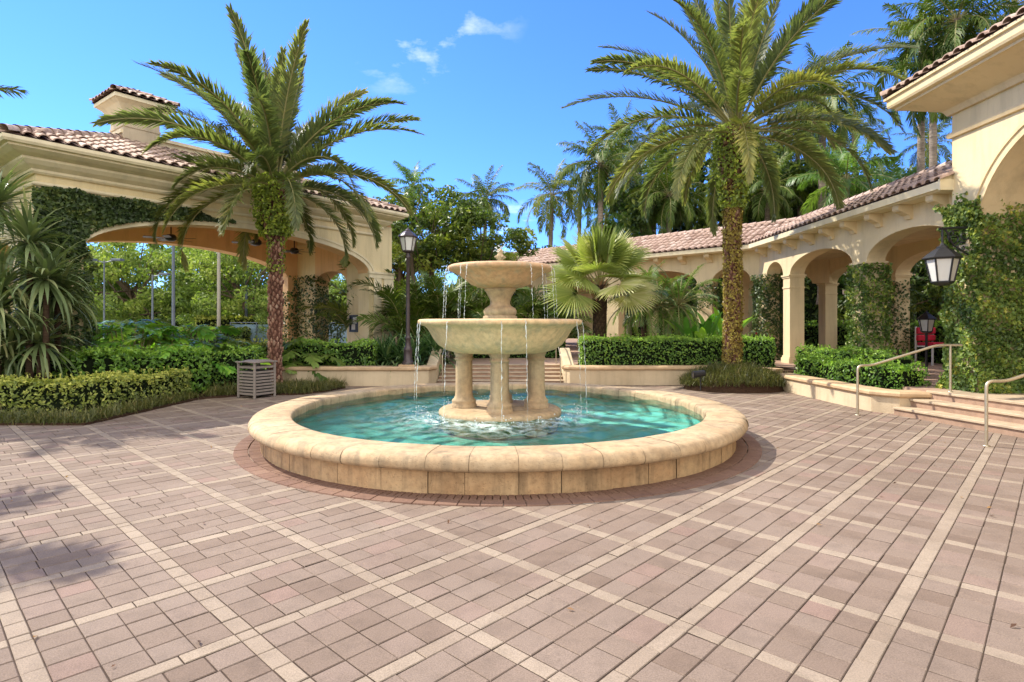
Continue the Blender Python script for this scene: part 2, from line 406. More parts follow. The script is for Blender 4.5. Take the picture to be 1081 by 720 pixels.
# ================================================================== mesh builder
rng = np.random.default_rng(11)
class MB:
    def __init__(s):
        s.V = []; s.F = []; s.n = 0
        s.T = []
    def add(s, verts, faces, mat=0, tint=.5, smooth=False):
        verts = np.asarray(verts, dtype=np.float64).reshape(-1, 3)
        k = len(verts)
        if np.isscalar(tint):
            tint = np.full(k, tint)
        s.V.append(verts); s.T.append(np.asarray(tint, dtype=np.float64))
        if isinstance(faces, np.ndarray):
            s.F.append((faces + s.n, mat, smooth))
        else:
            by = {}
            for f in faces:
                by.setdefault(len(f), []).append(f)
            for kk, fl in by.items():
                s.F.append((np.array(fl) + s.n, mat, smooth))
        s.n += k
    def build(s, name, mats, parent=None, loc=None):
        me = bpy.data.meshes.new(name)
        if s.n:
            V = np.concatenate(s.V)
            if loc is not None:
                V = V - np.array(loc)
            loops = np.concatenate([f.ravel() for f, _, _ in s.F])
            tot = np.concatenate([np.full(len(f), f.shape[1]) for f, _, _ in s.F])
            mi = np.concatenate([np.full(len(f), m) for f, m, _ in s.F])
            sm = np.concatenate([np.full(len(f), q) for f, _, q in s.F])
            st = np.concatenate([[0], np.cumsum(tot)[:-1]])
            me.vertices.add(len(V)); me.vertices.foreach_set('co', V.ravel().astype(np.float32))
            me.loops.add(len(loops)); me.loops.foreach_set('vertex_index', loops.astype(np.int32))
            me.polygons.add(len(tot)); me.polygons.foreach_set('loop_start', st.astype(np.int32))
            try:
                me.polygons.foreach_set('loop_total', tot.astype(np.int32))
            except Exception:
                pass
            me.polygons.foreach_set('material_index', mi.astype(np.int32))
            me.polygons.foreach_set('use_smooth', sm.astype(bool))
            at = me.attributes.new('tint', 'FLOAT', 'POINT')
            at.data.foreach_set('value', np.concatenate(s.T).astype(np.float32))
            me.update(calc_edges=True)
            me.validate()
        for m in (mats if isinstance(mats, (list, tuple)) else [mats]):
            me.materials.append(M[m] if isinstance(m, str) else m)
        o = bpy.data.objects.new(name, me)
        C.objects.link(o)
        if parent is not None:
            o.parent = parent
        if loc is not None:
            o.location = loc
        return o
    # ---- primitives
    def box(s, c, size, rz=0., mat=0, tint=.5):
        x, y, z = [v / 2 for v in size]
        p = np.array([(-x, -y, -z), (x, -y, -z), (x, y, -z), (-x, y, -z), (-x, -y, z), (x, -y, z), (x, y, z), (-x, y, z)])
        if rz:
            ca, sa = math.cos(rz), math.sin(rz)
            p = np.stack([p[:, 0] * ca - p[:, 1] * sa, p[:, 0] * sa + p[:, 1] * ca, p[:, 2]], 1)
        s.add(p + np.array(c), np.array([(0, 3, 2, 1), (4, 5, 6, 7), (0, 1, 5, 4), (1, 2, 6, 5), (2, 3, 7, 6), (3, 0, 4, 7)]), mat, tint)
    def hexa(s, F, s0, s1, d0, d1, z0, z1, mat=0, tint=.5):
        p = [F(a, b, c) for c in (z0, z1) for a, b in ((s0, d0), (s1, d0), (s1, d1), (s0, d1))]
        s.add(p, np.array([(0, 3, 2, 1), (4, 5, 6, 7), (0, 1, 5, 4), (1, 2, 6, 5), (2, 3, 7, 6), (3, 0, 4, 7)]), mat, tint)
    def tube(s, path, rad, seg=8, mat=0, tint=.5, cap=True):
        P = np.asarray(path, float); n = len(P)
        r = np.full(n, rad) if np.isscalar(rad) else np.asarray(rad, float)
        T = np.gradient(P, axis=0); T /= np.linalg.norm(T, axis=1)[:, None] + 1e-9
        up = np.array([0, 0, 1.]) if abs(T[0, 2]) < .9 else np.array([1., 0, 0])
        A = np.cross(T[0], up); A /= np.linalg.norm(A)
        vs = []
        ang = np.linspace(0, 2 * math.pi, seg, endpoint=False)
        for i in range(n):
            A = A - T[i] * A.dot(T[i]); A /= np.linalg.norm(A) + 1e-9
            B = np.cross(T[i], A)
            vs.append(P[i] + r[i] * (np.cos(ang)[:, None] * A + np.sin(ang)[:, None] * B))
        vs = np.concatenate(vs)
        f = []
        for i in range(n - 1):
            for j in range(seg):
                k = (j + 1) % seg
                f.append((i * seg + j, i * seg + k, (i + 1) * seg + k, (i + 1) * seg + j))
        s.add(vs, np.array(f), mat, np.repeat(tint, seg) if not np.isscalar(tint) else tint, True)
        if cap:
            s.add(vs[:seg], [list(range(seg))[::-1]], mat, tint if np.isscalar(tint) else tint[0])
            s.add(vs[-seg:], [list(range(seg))], mat, tint if np.isscalar(tint) else tint[-1])
    def lathe(s, prof, c, seg=48, mat=0, tint=.5, smooth=True, a0=0., a1=2 * math.pi):
        pr = np.asarray(prof, float); n = len(pr)
        full = abs(a1 - a0 - 2 * math.pi) < 1e-6
        ang = np.linspace(a0, a1, seg, endpoint=not full) if not full else np.linspace(a0, a1, seg, endpoint=False)
        k = len(ang)
        v = np.stack([c[0] + pr[:, 0][:, None] * np.cos(ang), c[1] + pr[:, 0][:, None] * np.sin(ang), np.repeat((c[2] + pr[:, 1])[:, None], k, 1)], 2).reshape(-1, 3)
        f = []
        for i in range(n - 1):
            for j in range(k if full else k - 1):
                q = (j + 1) % k
                f.append((i * k + j, i * k + q, (i + 1) * k + q, (i + 1) * k + j))
        s.add(v, np.array(f), mat, tint, smooth)
    def sweep(s, path, prof, closed=False, mat=0, tint=.5, caps=True):
        """profile (offset to the left of travel, z) carried along a 2-D path with mitred corners"""
        P = np.asarray(path, float)[:, :2]; n = len(P)
        zb = np.asarray(path, float)[:, 2] if np.asarray(path).shape[1] > 2 else np.zeros(n)
        pr = np.asarray(prof, float); k = len(pr)
        vs = []
        for i in range(n):
            a = P[i] - P[i - 1] if (i > 0 or closed) else P[1] - P[0]
            b = P[(i + 1) % n] - P[i] if (i < n - 1 or closed) else P[-1] - P[-2]
            a = a / (np.linalg.norm(a) + 1e-9); b = b / (np.linalg.norm(b) + 1e-9)
            na = np.array([-a[1], a[0]]); nb = np.array([-b[1], b[0]])
            m = na + nb; m = m / (np.linalg.norm(m) + 1e-9)
            m = m / max(.35, m.dot(na))
            for o, z in pr:
                vs.append((P[i][0] + m[0] * o, P[i][1] + m[1] * o, zb[i] + z))
        f = []
        for i in range(n if closed else n - 1):
            j = (i + 1) % n
            for q in range(k):
                r = (q + 1) % k
                f.append((i * k + q, j * k + q, j * k + r, i * k + r))
        s.add(vs, np.array(f), mat, tint)
        if caps and not closed:
            s.add(vs[:k], [list(range(k))], mat, tint)
            s.add(vs[-k:], [list(range(k))[::-1]], mat, tint)
    # ---- foliage
    def leaves(s, P, Nn, size, aspect=.5, jit=.9, mat=0, tint=None, r=None, fold=.25):
        r = r or rng
        P = np.asarray(P); n = len(P)
        if n == 0:
            return
        D = Nn + r.normal(0, jit, (n, 3)); D /= np.linalg.norm(D, axis=1)[:, None] + 1e-9
        Q = r.normal(0, 1, (n, 3)); Q[:, 2] -= .5
        A = Q - D * (Q * D).sum(1)[:, None]; A /= np.linalg.norm(A, axis=1)[:, None] + 1e-9
        B = np.cross(D, A)
        L = (size * r.uniform(.65, 1.3, n))[:, None]
        W = L * aspect * .5
        base = P - A * L * .5
        tip = P + A * L * .5 - D * L * .12
        mid = P - A * L * .05
        v = np.stack([base, mid + B * W + D * W * fold, tip, mid - B * W + D * W * fold], 1).reshape(-1, 3)
        i = np.arange(n)[:, None] * 4
        f = np.concatenate([i + np.array([[0, 1, 2]]), i + np.array([[0, 2, 3]])])
        if tint is None:
            tint = r.uniform(0, 1, n)
        s.add(v, f, mat, np.repeat(np.clip(tint, 0, 1), 4))
    def frond(s, base, az, el, L, droop, nl=55, ll=.4, lw=.028, lift=.35, mat=0, rmat=1, tint=.5, t0=.16, hang=.25, rr=.022, r=None, pw=1.3, side=0., a0=68, a1=24):
        r = r or rng
        roll = r.normal(0, .38)
        n = 15
        t = np.linspace(0, 1, n)
        e = el - droop * t ** pw
        azs = az + side * t ** 1.5
        d = np.stack([np.cos(e) * np.cos(azs), np.cos(e) * np.sin(azs), np.sin(e)], 1)
        P = np.concatenate([[[0, 0, 0]], np.cumsum((d[:-1] + d[1:]) / 2 * (L / (n - 1)), 0)]) + np.array(base)
        s.tube(P, rr * (1 - .82 * t) + .002, 5, rmat, tint=.5, cap=False)
        ts = t0 + (1 - t0) * (np.arange(nl) + .5) / nl
        for sg in (-1, 1):
            tt = np.clip(ts + r.normal(0, .004, nl), 0, 1)
            pos = np.stack([np.interp(tt, t, P[:, k]) for k in range(3)], 1)
            T = np.stack([np.interp(tt, t, d[:, k]) for k in range(3)], 1)
            T /= np.linalg.norm(T, axis=1)[:, None]
            az_ = np.interp(tt, t, azs)
            S = np.stack([-np.sin(az_), np.cos(az_), np.zeros(nl)], 1)
            U = np.cross(T, -S); U = np.where(U[:, 2:3] < 0, U, U)
            U = np.cross(S, T) * -1
            U = np.where((U[:, 2] < 0)[:, None] & (np.abs(e.min()) < 10), -U, U)
            x = (tt - t0) / (1 - t0)
            ro = roll * (.3 + tt)
            S, U = S * np.cos(ro)[:, None] + U * np.sin(ro)[:, None], U * np.cos(ro)[:, None] - S * np.sin(ro)[:, None]
            a = np.radians(a0 + (a1 - a0) * x) + r.normal(0, .13, nl)
            lf = lift + r.normal(0, .22, nl)
            D = np.cos(a)[:, None] * T + np.sin(a)[:, None] * (sg * S * np.cos(lf)[:, None] + U * np.sin(lf)[:, None])
            D[:, 2] -= hang * .25
            D /= np.linalg.norm(D, axis=1)[:, None]
            ln = ll * (.5 + .5 * np.sin(np.pi * np.clip(x * .85 + .13, 0, 1))) * r.uniform(.82, 1.12, nl)
            ln = ln * np.where(x > .92, .75, 1)
            D2 = D.copy(); D2[:, 2] -= hang; D2 /= np.linalg.norm(D2, axis=1)[:, None]
            W = np.cross(D, U); W /= np.linalg.norm(W, axis=1)[:, None] + 1e-9
            ww = (lw * .5)
            m = pos + D * (ln * .55)[:, None]
            tip = m + D2 * (ln * .45)[:, None]
            v = np.stack([pos - W * ww * .7, pos + W * ww * .7, m + W * ww, m - W * ww, tip], 1).reshape(-1, 3)
            i = np.arange(nl)[:, None] * 5
            tn = np.clip(tint + r.normal(0, .10, nl) + .12 * x, 0, 1)
            k0 = s.n
            s.add(v, i + np.array([[0, 1, 2, 3]]), mat, np.repeat(tn, 5))
            s.F.append((i + np.array([[3, 2, 4]]) + k0, mat, False))
        return P
    def strap(s, base, az, el, L, wd, droop, mat=0, tint=.5, n=6, r=None, fold=.0):
        t = np.linspace(0, 1, n)
        e = el - droop * t ** 1.5
        d = np.stack([np.cos(e) * math.cos(az), np.cos(e) * math.sin(az), np.sin(e)], 1)
        P = np.concatenate([[[0, 0, 0]], np.cumsum((d[:-1] + d[1:]) / 2 * (L / (n - 1)), 0)]) + np.array(base)
        S = np.array([-math.sin(az), math.cos(az), 0])
        wv = wd * .5 * np.clip(np.minimum(.55 + t * 1.6, 1.25 * (1 - t ** 2.2)), .02, 1)
        v = np.concatenate([P - S * wv[:, None], P + S * wv[:, None]])
        f = np.array([(i, i + n, i + n + 1, i + 1) for i in range(n - 1)])
        s.add(v, f, mat, np.clip(tint + .15 * np.concatenate([t, t]), 0, 1), True)
    def fan(s, c, axis, normal, Rr, span=R(290), nseg=34, mat=0, tint=.5, droop=.2, r=None):
        """a palmate leaf: pleated segments fused to mid length, free beyond"""
        r = r or rng
        A = np.array(axis, float); A /= np.linalg.norm(A)
        Nn = np.array(normal, float); Nn -= A * A.dot(Nn); Nn /= np.linalg.norm(Nn)
        B = np.cross(Nn, A)
        th = np.linspace(-span / 2, span / 2, nseg + 1)
        vs, fs, tn = [], [], []
        c = np.array(c, float)
        def ray(a, rad, off=0.):
            return c + rad * (math.cos(a) * A + math.sin(a) * B) + off * Nn
        for i in range(nseg):
            a0, a1 = th[i], th[i + 1]; am = (a0 + a1) / 2
            Rk = Rr * (1 - .22 * abs(am / (span / 2)) ** 2) * r.uniform(.9, 1.06)
            k = len(vs)
            pl = .02 * Rr
            p_in = ray(am, .05 * Rr)
            q0 = ray(a0, .50 * Rk, -pl); qm = ray(am, .54 * Rk, pl); q1 = ray(a1, .50 * Rk, -pl)
            tip = ray(am, Rk, -.02 * Rr); tip[2] -= droop * Rr * r.uniform(.5, 1.4)
            h0 = ray(am - (a1 - a0) * .22, .80 * Rk); h1 = ray(am + (a1 - a0) * .22, .80 * Rk)
            h0[2] -= droop * .35 * Rr; h1[2] -= droop * .35 * Rr
            vs += [p_in, q0, qm, q1, h0, h1, tip]
            fs += [(k, k + 1, k + 2), (k, k + 2, k + 3), (k + 1, k + 4, k + 2), (k + 3, k + 2, k + 5), (k + 4, k + 6, k + 2), (k + 2, k + 6, k + 5)]
            tt = tint + r.normal(0, .07)
            tn += [min(1, max(0, tt))] * 7
        s.add(vs, np.array(fs), mat, np.array(tn))

def tag(o, label=None, cat=None, group=None, kind=None):
    if label: o['label'] = label
    if cat: o['category'] = cat
    if group: o['group'] = group
    if kind: o['kind'] = kind
    return o
def thing(name, label, cat, loc=(0, 0, 0), group=None, rz=0.):
    o = bpy.data.objects.new(name, None)
    C.objects.link(o)
    o.location = loc
    o.rotation_euler = (0, 0, rz)
    o.empty_display_size = .3
    return tag(o, label, cat, group)
def dup(root, loc, rz=0., scale=1., label=None, group=None):
    r_ = root.copy(); C.objects.link(r_)
    r_.location = loc; r_.rotation_euler = (0, 0, rz); r_.scale = (scale,) * 3
    if label: r_['label'] = label
    if group: r_['group'] = group
    for ch in list(root.children):
        c = ch.copy(); C.objects.link(c); c.parent = r_
        for g in list(ch.children):
            d = g.copy(); C.objects.link(d); d.parent = c
    return r_
def bevel(o, wd=.01, seg=2):
    b = o.modifiers.new('bevel', 'BEVEL'); b.width = wd; b.segments = seg; b.limit_method = 'ANGLE'; b.angle_limit = R(40)
    return o
def px(u, v, Y):
    """world point seen at photo pixel (u, v) at depth Y (used to read positions off the photograph)"""
    return ((u - 540.5) / 614 * Y, Y, 1.7 - (v - 341) / 614 * Y)

# ================================================================== ground
g = MB()
g.add([(-400, -60, -.05), (400, -60, -.05), (400, 600, -.05), (-400, 600, -.05)], np.array([(0, 1, 2, 3)]))
tag(g.build('ground', 'lawn'), kind='structure')
g = MB()
g.add([(-12, -4, -.006), (12, -4, -.006), (12, 19, -.006), (-12, 19, -.006)], np.array([(0, 1, 2, 3)]))
tag(g.build('paving_bed', 'jointsand'), kind='structure')

FC = (-0.187, 9.18)        # fountain centre
bu = np.array([.6865, .727]); bw = np.array([.727, -.6865])
def pavers():
    mb = MB()
    r = np.random.default_rng(5)
    PU, PW = .86, .84
    rows = []   # (u0,u1,w0,w1,mat)
    W0, U0 = -.711, 1.32
    G = .0018
    quads = []; mats = []
    for kw in range(-14, 22):
        wc = W0 - kw * PW
        for ku in range(-16, 26):
            uc = U0 + ku * PU
            cx, cy = uc * bu + wc * bw
            if not (-10 < cx < 9.5 and -2.6 < cy < 18):
                continue
            # stripe running along u (narrow course)
            b = [0, .25, .50, .68, .86]
            sh = r.choice([0, 1])
            cuts = [-.05, .05, .31, .57, .81] if sh else [-.05, .05, .24, .53, .81]
            cuts = [uc + .0 + c for c in cuts]
            for a0, a1 in zip(cuts[:-1], cuts[1:]):
                quads.append((a0 , a1, wc - .05, wc + .05)); mats.append(1)
            rw = (PW - .10) / 4
            for i in range(4):
                w1 = wc - .05 - i * rw; w0 = w1 - rw
                # cross stripe piece
                quads.append((uc - .05, uc + .05, w0, w1)); mats.append(1)
                k = r.choice(4, p=[.16, .12, .16, .56])
                ls = [[.292, .292, .176], [.292, .176, .292], [.176, .292, .292], [.19, .19, .19, .19]][k]
                u = uc + .05
                for l in ls:
                    quads.append((u, u + l, w0, w1)); mats.append(0)
                    u += l
    Q = np.array(quads); mats = np.array(mats)
    n = len(Q)
    cu = (Q[:, 0] + Q[:, 1]) / 2; cw = (Q[:, 2] + Q[:, 3]) / 2
    X = cu * bu[0] + cw * bw[0]; Y = cu * bu[1] + cw * bw[1]
    keep = (np.hypot(X - FC[0], Y - FC[1]) > 3.60) & (X < 7.75) & (X > -9.6) & (Y < 17.2) & (Y > -2.2)
    Q = Q[keep]; mats = mats[keep]; n = len(Q)
    hz = r.normal(0, .0010, n)
    tl = r.normal(0, .006, (n, 2))
    tint = np.clip(r.normal(.5, .24, n), 0, 1)
    jg = G + np.abs(r.normal(0, .0011, n)) + (r.uniform(0, 1, n) > .93) * .002
    bev = .0045
    vs = []
    cu = (Q[:, 0] + Q[:, 1]) / 2; cw = (Q[:, 2] + Q[:, 3]) / 2
    hu = (Q[:, 1] - Q[:, 0]) / 2 - jg; hw = (Q[:, 3] - Q[:, 2]) / 2 - jg
    out_ = []
    for inset, zz in ((0, -.0045), (bev, 0.)):
        for a, b_ in ((-1, -1), (1, -1), (1, 1), (-1, 1)):
            du = a * (hu - inset); dw = b_ * (hw - inset)
            U = cu + du; W = cw + dw
            z = zz + hz + tl[:, 0] * du + tl[:, 1] * dw
            out_.append(np.stack([U * bu[0] + W * bw[0], U * bu[1] + W * bw[1], z], 1))
    V = np.stack(out_, 1).reshape(-1, 3)
    i = np.arange(n)[:, None] * 8
    # orientation: (u,w) is left-handed seen from above, so wind clockwise in (u,w)
    tf = np.array([[7, 6, 5, 4]])
    sf = [np.array([[1, 0, 4, 5]]), np.array([[2, 1, 5, 6]]), np.array([[3, 2, 6, 7]]), np.array([[0, 3, 7, 4]])]
    T8 = np.repeat(tint, 8)
    for mi in (0, 1):
        sel = mats == mi
        f = np.concatenate([i[sel] + q for q in [tf] + sf])
        if mi == 0:
            mb.add(V, f, 0, T8)
        else:
            mb.F.append((f, 1, False))
    # ring of radial clay pavers round the fountain
    for r0, r1, cnt in ((3.36, 3.615, 300), (3.625, 3.80, 110)):
        da = 2 * math.pi / cnt
        for k in range(cnt):
            a0 = k * da + .0022 / r1; a1 = (k + 1) * da - .0022 / r1
            zt = .011 + r.normal(0, .0010)
            vv = []
            for ins, z in ((0, -.001), (.0045, zt)):
                for a, rad in ((a0 + ins / r1, r0 + ins), (a1 - ins / r1, r0 + ins), (a1 - ins / r1, r1 - ins), (a0 + ins / r1, r1 - ins)):
                    vv.append((FC[0] + rad * math.cos(a), FC[1] + rad * math.sin(a), z))
            mb.add(vv, np.array([(7, 6, 5, 4), (0, 4, 5, 1), (1, 5, 6, 2), (2, 6, 7, 3), (3, 7, 4, 0)]), 2, float(np.clip(r.normal(.5, .22), 0, 1)))
    o = mb.build('plaza_paving', ['paver', 'tanpaver', 'redpaver'])
    tag(o, kind='structure')
    # flat bedding ring below the radial pavers
pavers()

# raised terrace behind the planters and under the arcade
TZ = .45
g = MB()
def slab(mb, poly, z0, z1, mat=0, tint=.5):
    n = len(poly)
    v = [(x, y, z0) for x, y in poly] + [(x, y, z1) for x, y in poly]
    f = [list(range(n, 2 * n))] + [[i, (i + 1) % n, n + (i + 1) % n, n + i] for i in range(n)]
    mb.add(v, f, mat, tint)
slab(g, [(-7.0, 17.75), (-2.1, 17.75), (1.45, 17.75), (7.7, 17.75), (7.7, 10.75), (8.6, 7.4), (8.6, -3), (30, -3), (30, 60), (-7, 60)], -.04, TZ)
tag(g.build('terrace', 'terrace'), kind='structure')
g = MB()
slab(g, [(-30, 24), (-12.5, 20), (-7, 26), (-7.0, 45), (-30, 45)], -.04, .02)
tag(g.build('court_path', 'road'), kind='structure')

# ================================================================== fountain
def fountain():
    F = thing('fountain', 'round two-tiered limestone fountain with turquoise pool in the middle of the plaza', 'fountain', (FC[0], FC[1], 0))
    c = (0, 0, 0)
    r = np.random.default_rng(3)
    # wall of blocks
    mb = MB()
    nb = 46; da = 2 * math.pi / nb
    J = np.arange(nb + 1) * da + r.uniform(-.02, .02, nb + 1); J[-1] = J[0] + 2 * math.pi
    for k in range(nb):
        a0 = J[k] + .0009; a1 = J[k + 1] - .0009
        rr = 3.47 + r.normal(0, .003)
        mb.lathe([(rr - .02, -.02), (rr, -.02), (rr + .003, .05), (rr + .002, .24), (rr - .006, .262), (rr - .03, .262)], c, 5, 0, float(np.clip(r.normal(.5, .22), 0, 1)), False, a0, a1)
    mb.lathe([(3.455, -.02), (3.455, .262)], c, 120, 1)
    mb.build('basin_wall', ['stone_wall', 'mortar'], F)
    # coping of bull-nosed segments
    mb = MB()
    nb = 50; da = 2 * math.pi / nb
    prof = [(3.46, .255), (3.56, .252), (3.605, .268), (3.628, .305), (3.622, .35), (3.592, .395), (3.545, .415), (3.40, .421), (3.20, .419), (3.10, .412), (3.078, .395), (3.07, .36), (3.07, .20)]
    J = np.arange(nb + 1) * da + r.uniform(-.012, .012, nb + 1); J[-1] = J[0] + 2 * math.pi
    for k in range(nb):
        a0 = J[k] + .0006; a1 = J[k + 1] - .0006
        dr = r.normal(0, .0025); dz = r.normal(0, .0015)
        pr = [(x + dr, z + dz) for x, z in prof]
        mb.lathe(pr, c, 6, 0, float(np.clip(r.normal(.55, .16), 0, 1)), True, a0, a1)
    mb.lathe([(3.47, .258), (3.60, .275), (3.615, .34), (3.575, .39), (3.40, .413), (3.12, .405), (3.078, .38), (3.078, .2)], c, 120, 1)
    mb.build('coping', ['stone', 'mortar'], F)
    # pool shell
    mb = MB()
    mb.lathe([(3.085, .36), (3.085, .03), (0.01, .02)], c, 96, 0)
    mb.build('pool_floor', 'pool', F)
    # water surface with ripples
    mb = MB()
    imp = [(-1.27, -.05), (-1.0, -.75), (-.75, -1.0), (.1, -1.28), (.9, -.9), (1.2, -.3), (1.25, .2), (.3, 1.2), (-.3, 1.2), (-.9, .85), (.55, -1.15), (-.3, -1.25)]
    nr, na = 90, 240
    rad = np.linspace(.05, 3.082, nr); an = np.linspace(0, 2 * math.pi, na, endpoint=False)
    RR, AA = np.meshgrid(rad, an, indexing='ij')
    X = RR * np.cos(AA); Y = RR * np.sin(AA)
    Z = np.zeros_like(X); T = np.zeros_like(X)
    for ix, iy in imp:
        d = np.hypot(X - ix, Y - iy)
        Z += .010 * np.sin(d * 17 + ix * 5) * np.exp(-d * .9)
        T += .70 * np.exp(-(d / .20) ** 2) + .12 * np.exp(-(d / .8) ** 2)
    for k in range(16):
        a = r.uniform(0, 2 * math.pi); fq = r.uniform(5, 16)
        Z += .0035 * np.sin((X * math.cos(a) + Y * math.sin(a)) * fq + r.uniform(0, 6))
    V = np.stack([X, Y, .30 + Z], 2).reshape(-1, 3)
    f = [(i * na + j, (i + 1) * na + j, (i + 1) * na + (j + 1) % na, i * na + (j + 1) % na) for i in range(nr - 1) for j in range(na)]
    mb.add(V, np.array(f), 0, np.clip(T, 0, .95).ravel(), True)
    mb.build('pool_water', 'water', F)
    # plinth disc
    mb = MB()
    mb.lathe([(.90, .05), (.95, .20), (.965, .30), (.955, .345), (.92, .37), (.85, .375), (.02, .385)], c, 64)
    mb.build('plinth', 'stone', F)
    # four columns
    for k in range(4):
        a = k * math.pi / 2 - math.pi / 2
        x, y = .57 * math.cos(a), .57 * math.sin(a)
        mb = MB()
        mb.lathe([(q_ * .82, z_) for q_, z_ in [(.245, .37), (.245, .415), (.232, .43), (.225, .455), (.235, .475), (.225, .495), (.195, .515), (.172, .56), (.165, .62), (.162, 1.0), (.155, 1.10), (.158, 1.115), (.180, 1.125), (.183, 1.15), (.165, 1.16), (.168, 1.19), (.195, 1.225), (.20, 1.27)]], (x, y, 0), 28, 0, float(.35 + .1 * k))
        mb.build('column', 'stone', F)
    # lower bowl: slightly lobed underside
    mb = MB()
    seg = 96
    prof = [(.02, 1.235), (.58, 1.235), (.72, 1.245), (.85, 1.285), (.95, 1.36), (1.02, 1.45), (1.075, 1.54), (1.125, 1.61), (1.175, 1.65), (1.235, 1.668), (1.27, 1.682), (1.285, 1.71), (1.28, 1.742), (1.255, 1.757), (1.2, 1.76), (1.14, 1.735), (.9, 1.62), (.02, 1.55)]
    mb.lathe(prof, c, seg, 0)
    o = mb.build('lower_bowl', 'stone_low', F)
    me = o.data
    co = np.empty(len(me.vertices) * 3); me.vertices.foreach_get('co', co); co = co.reshape(-1, 3)
    a = np.arctan2(co[:, 1], co[:, 0]); rad = np.hypot(co[:, 0], co[:, 1])
    wgt = np.clip((1.74 - co[:, 2]) / .25, 0, 1) * np.clip((co[:, 2] - 1.23) / .1, 0, 1) * (rad > .5)
    fac = 1 + .028 * np.cos(a * 8) * wgt
    co[:, 0] *= fac; co[:, 1] *= fac
    me.vertices.foreach_set('co', co.ravel())
    mb = MB(); mb.lathe([(1.235, 1.742), (.02, 1.742)], c, 64, 0, 0.25); mb.build('bowl_water', 'water', F)
    # baluster between the bowls
    mb = MB()
    mb.lathe([(.02, 1.60), (.27, 1.60), (.27, 1.80), (.262, 1.812), (.235, 1.815), (.25, 1.83), (.262, 1.865), (.26, 1.90), (.235, 1.935), (.20, 1.955), (.17, 1.975), (.155, 2.01), (.16, 2.05), (.185, 2.12), (.22, 2.18), (.245, 2.21), (.25, 2.235), (.24, 2.25), (.1, 2.26)], c, 48)
    mb.build('baluster', 'stone', F)
    # upper bowl
    mb = MB()
    mb.lathe([(.02, 2.245), (.25, 2.245), (.36, 2.265), (.46, 2.305), (.56, 2.385), (.64, 2.45), (.715, 2.492), (.78, 2.512), (.815, 2.53), (.828, 2.555), (.82, 2.582), (.79, 2.598), (.75, 2.598), (.70, 2.575), (.5, 2.47), (.02, 2.42)], c, 72)
    mb.build('upper_bowl', 'stone_bowl', F)
    mb = MB(); mb.lathe([(.775, 2.587), (.02, 2.587)], c, 48, 0, .35); mb.build('bowl_water', 'water', F)
    # finial: a stub with four carved spouts
    mb = MB()
    mb.lathe([(.075, 2.5), (.075, 2.60), (.06, 2.62), (.042, 2.65), (.045, 2.69), (.06, 2.72), (.062, 2.75), (.05, 2.78), (.035, 2.80), (.046, 2.825), (.044, 2.85), (.02, 2.87), (.005, 2.875)], c, 20)
    for k in range(4):
        a = k * math.pi / 2 + .5
        d = np.array([math.cos(a), math.sin(a)])
        mb.tube([(d[0] * .05, d[1] * .05, 2.72), (d[0] * .08, d[1] * .08, 2.745), (d[0] * .10, d[1] * .10, 2.735)], [.024, .02, .012], 7)
    mb.build('finial', 'stone', F)
    # water: bubbling head, streams, drops
    def stream(p0, p1, rad, seed, beads=True):
        rr = np.random.default_rng(seed)
        m = MB()
        n = 44
        t = np.linspace(0, 1, n)
        x = p0[0] + (p1[0] - p0[0]) * t ** .6 + rr.normal(0, .004, n); y = p0[1] + (p1[1] - p0[1]) * t ** .6 + rr.normal(0, .004, n)
        z = p0[2] + .015 * np.sin(np.pi * np.minimum(1, t * 6)) + (p1[2] - p0[2]) * t ** 1.15
        rd = rad * (1 - .45 * t) * np.exp(rr.normal(0, .35, n))
        rd[10:] *= np.where(rr.uniform(0, 1, n - 10) > .45, 1.15, .28)
        m.tube(np.stack([x, y, z], 1), rd, 6)
        m.build('water_stream', 'droplet', F)
    def at_angle(deg, rad):
        return (rad * math.cos(R(deg)), rad * math.sin(R(deg)))
    sd = 50
    for deg in (183, 190, 203, 228, 236, 303, 318, 338, 355, 30, 140):
        a = at_angle(deg, .835); b = at_angle(deg, .90)
        stream((*a, 2.56), (*b, 1.75), .0052, sd); sd += 1
    for deg in (181, 204, 236, 272, 287, 333, 352, 70):
        a = at_angle(deg, 1.275); b = at_angle(deg, 1.36)
        stream((*a, 1.73), (*b, .30), .0066, sd); sd += 1
    m = MB()
    rr = np.random.default_rng(8)
    for k in range(90):
        d = rr.normal(0, 1, 3); d /= np.linalg.norm(d); h = rr.uniform(0, 1)
        p = (d[0] * .12 * h, d[1] * .12 * h, 2.80 + abs(d[2]) * .20 * h)
        q = rr.uniform(.004, .011)
        m.lathe([(.001, -q), (q, 0), (.001, q)], p, 5)
    for ix, iy in imp:
        for k in range(16):
            a = rr.uniform(0, 6.28); d = abs(rr.normal(0, .10))
            q = rr.uniform(.004, .012)
            m.lathe([(.001, -q), (q, 0), (.001, q)], (ix + d * math.cos(a), iy + d * math.sin(a), .31 + abs(rr.normal(0, .05))), 5)
    tag(m.build('splash', 'foam', F), kind='stuff')
fountain()

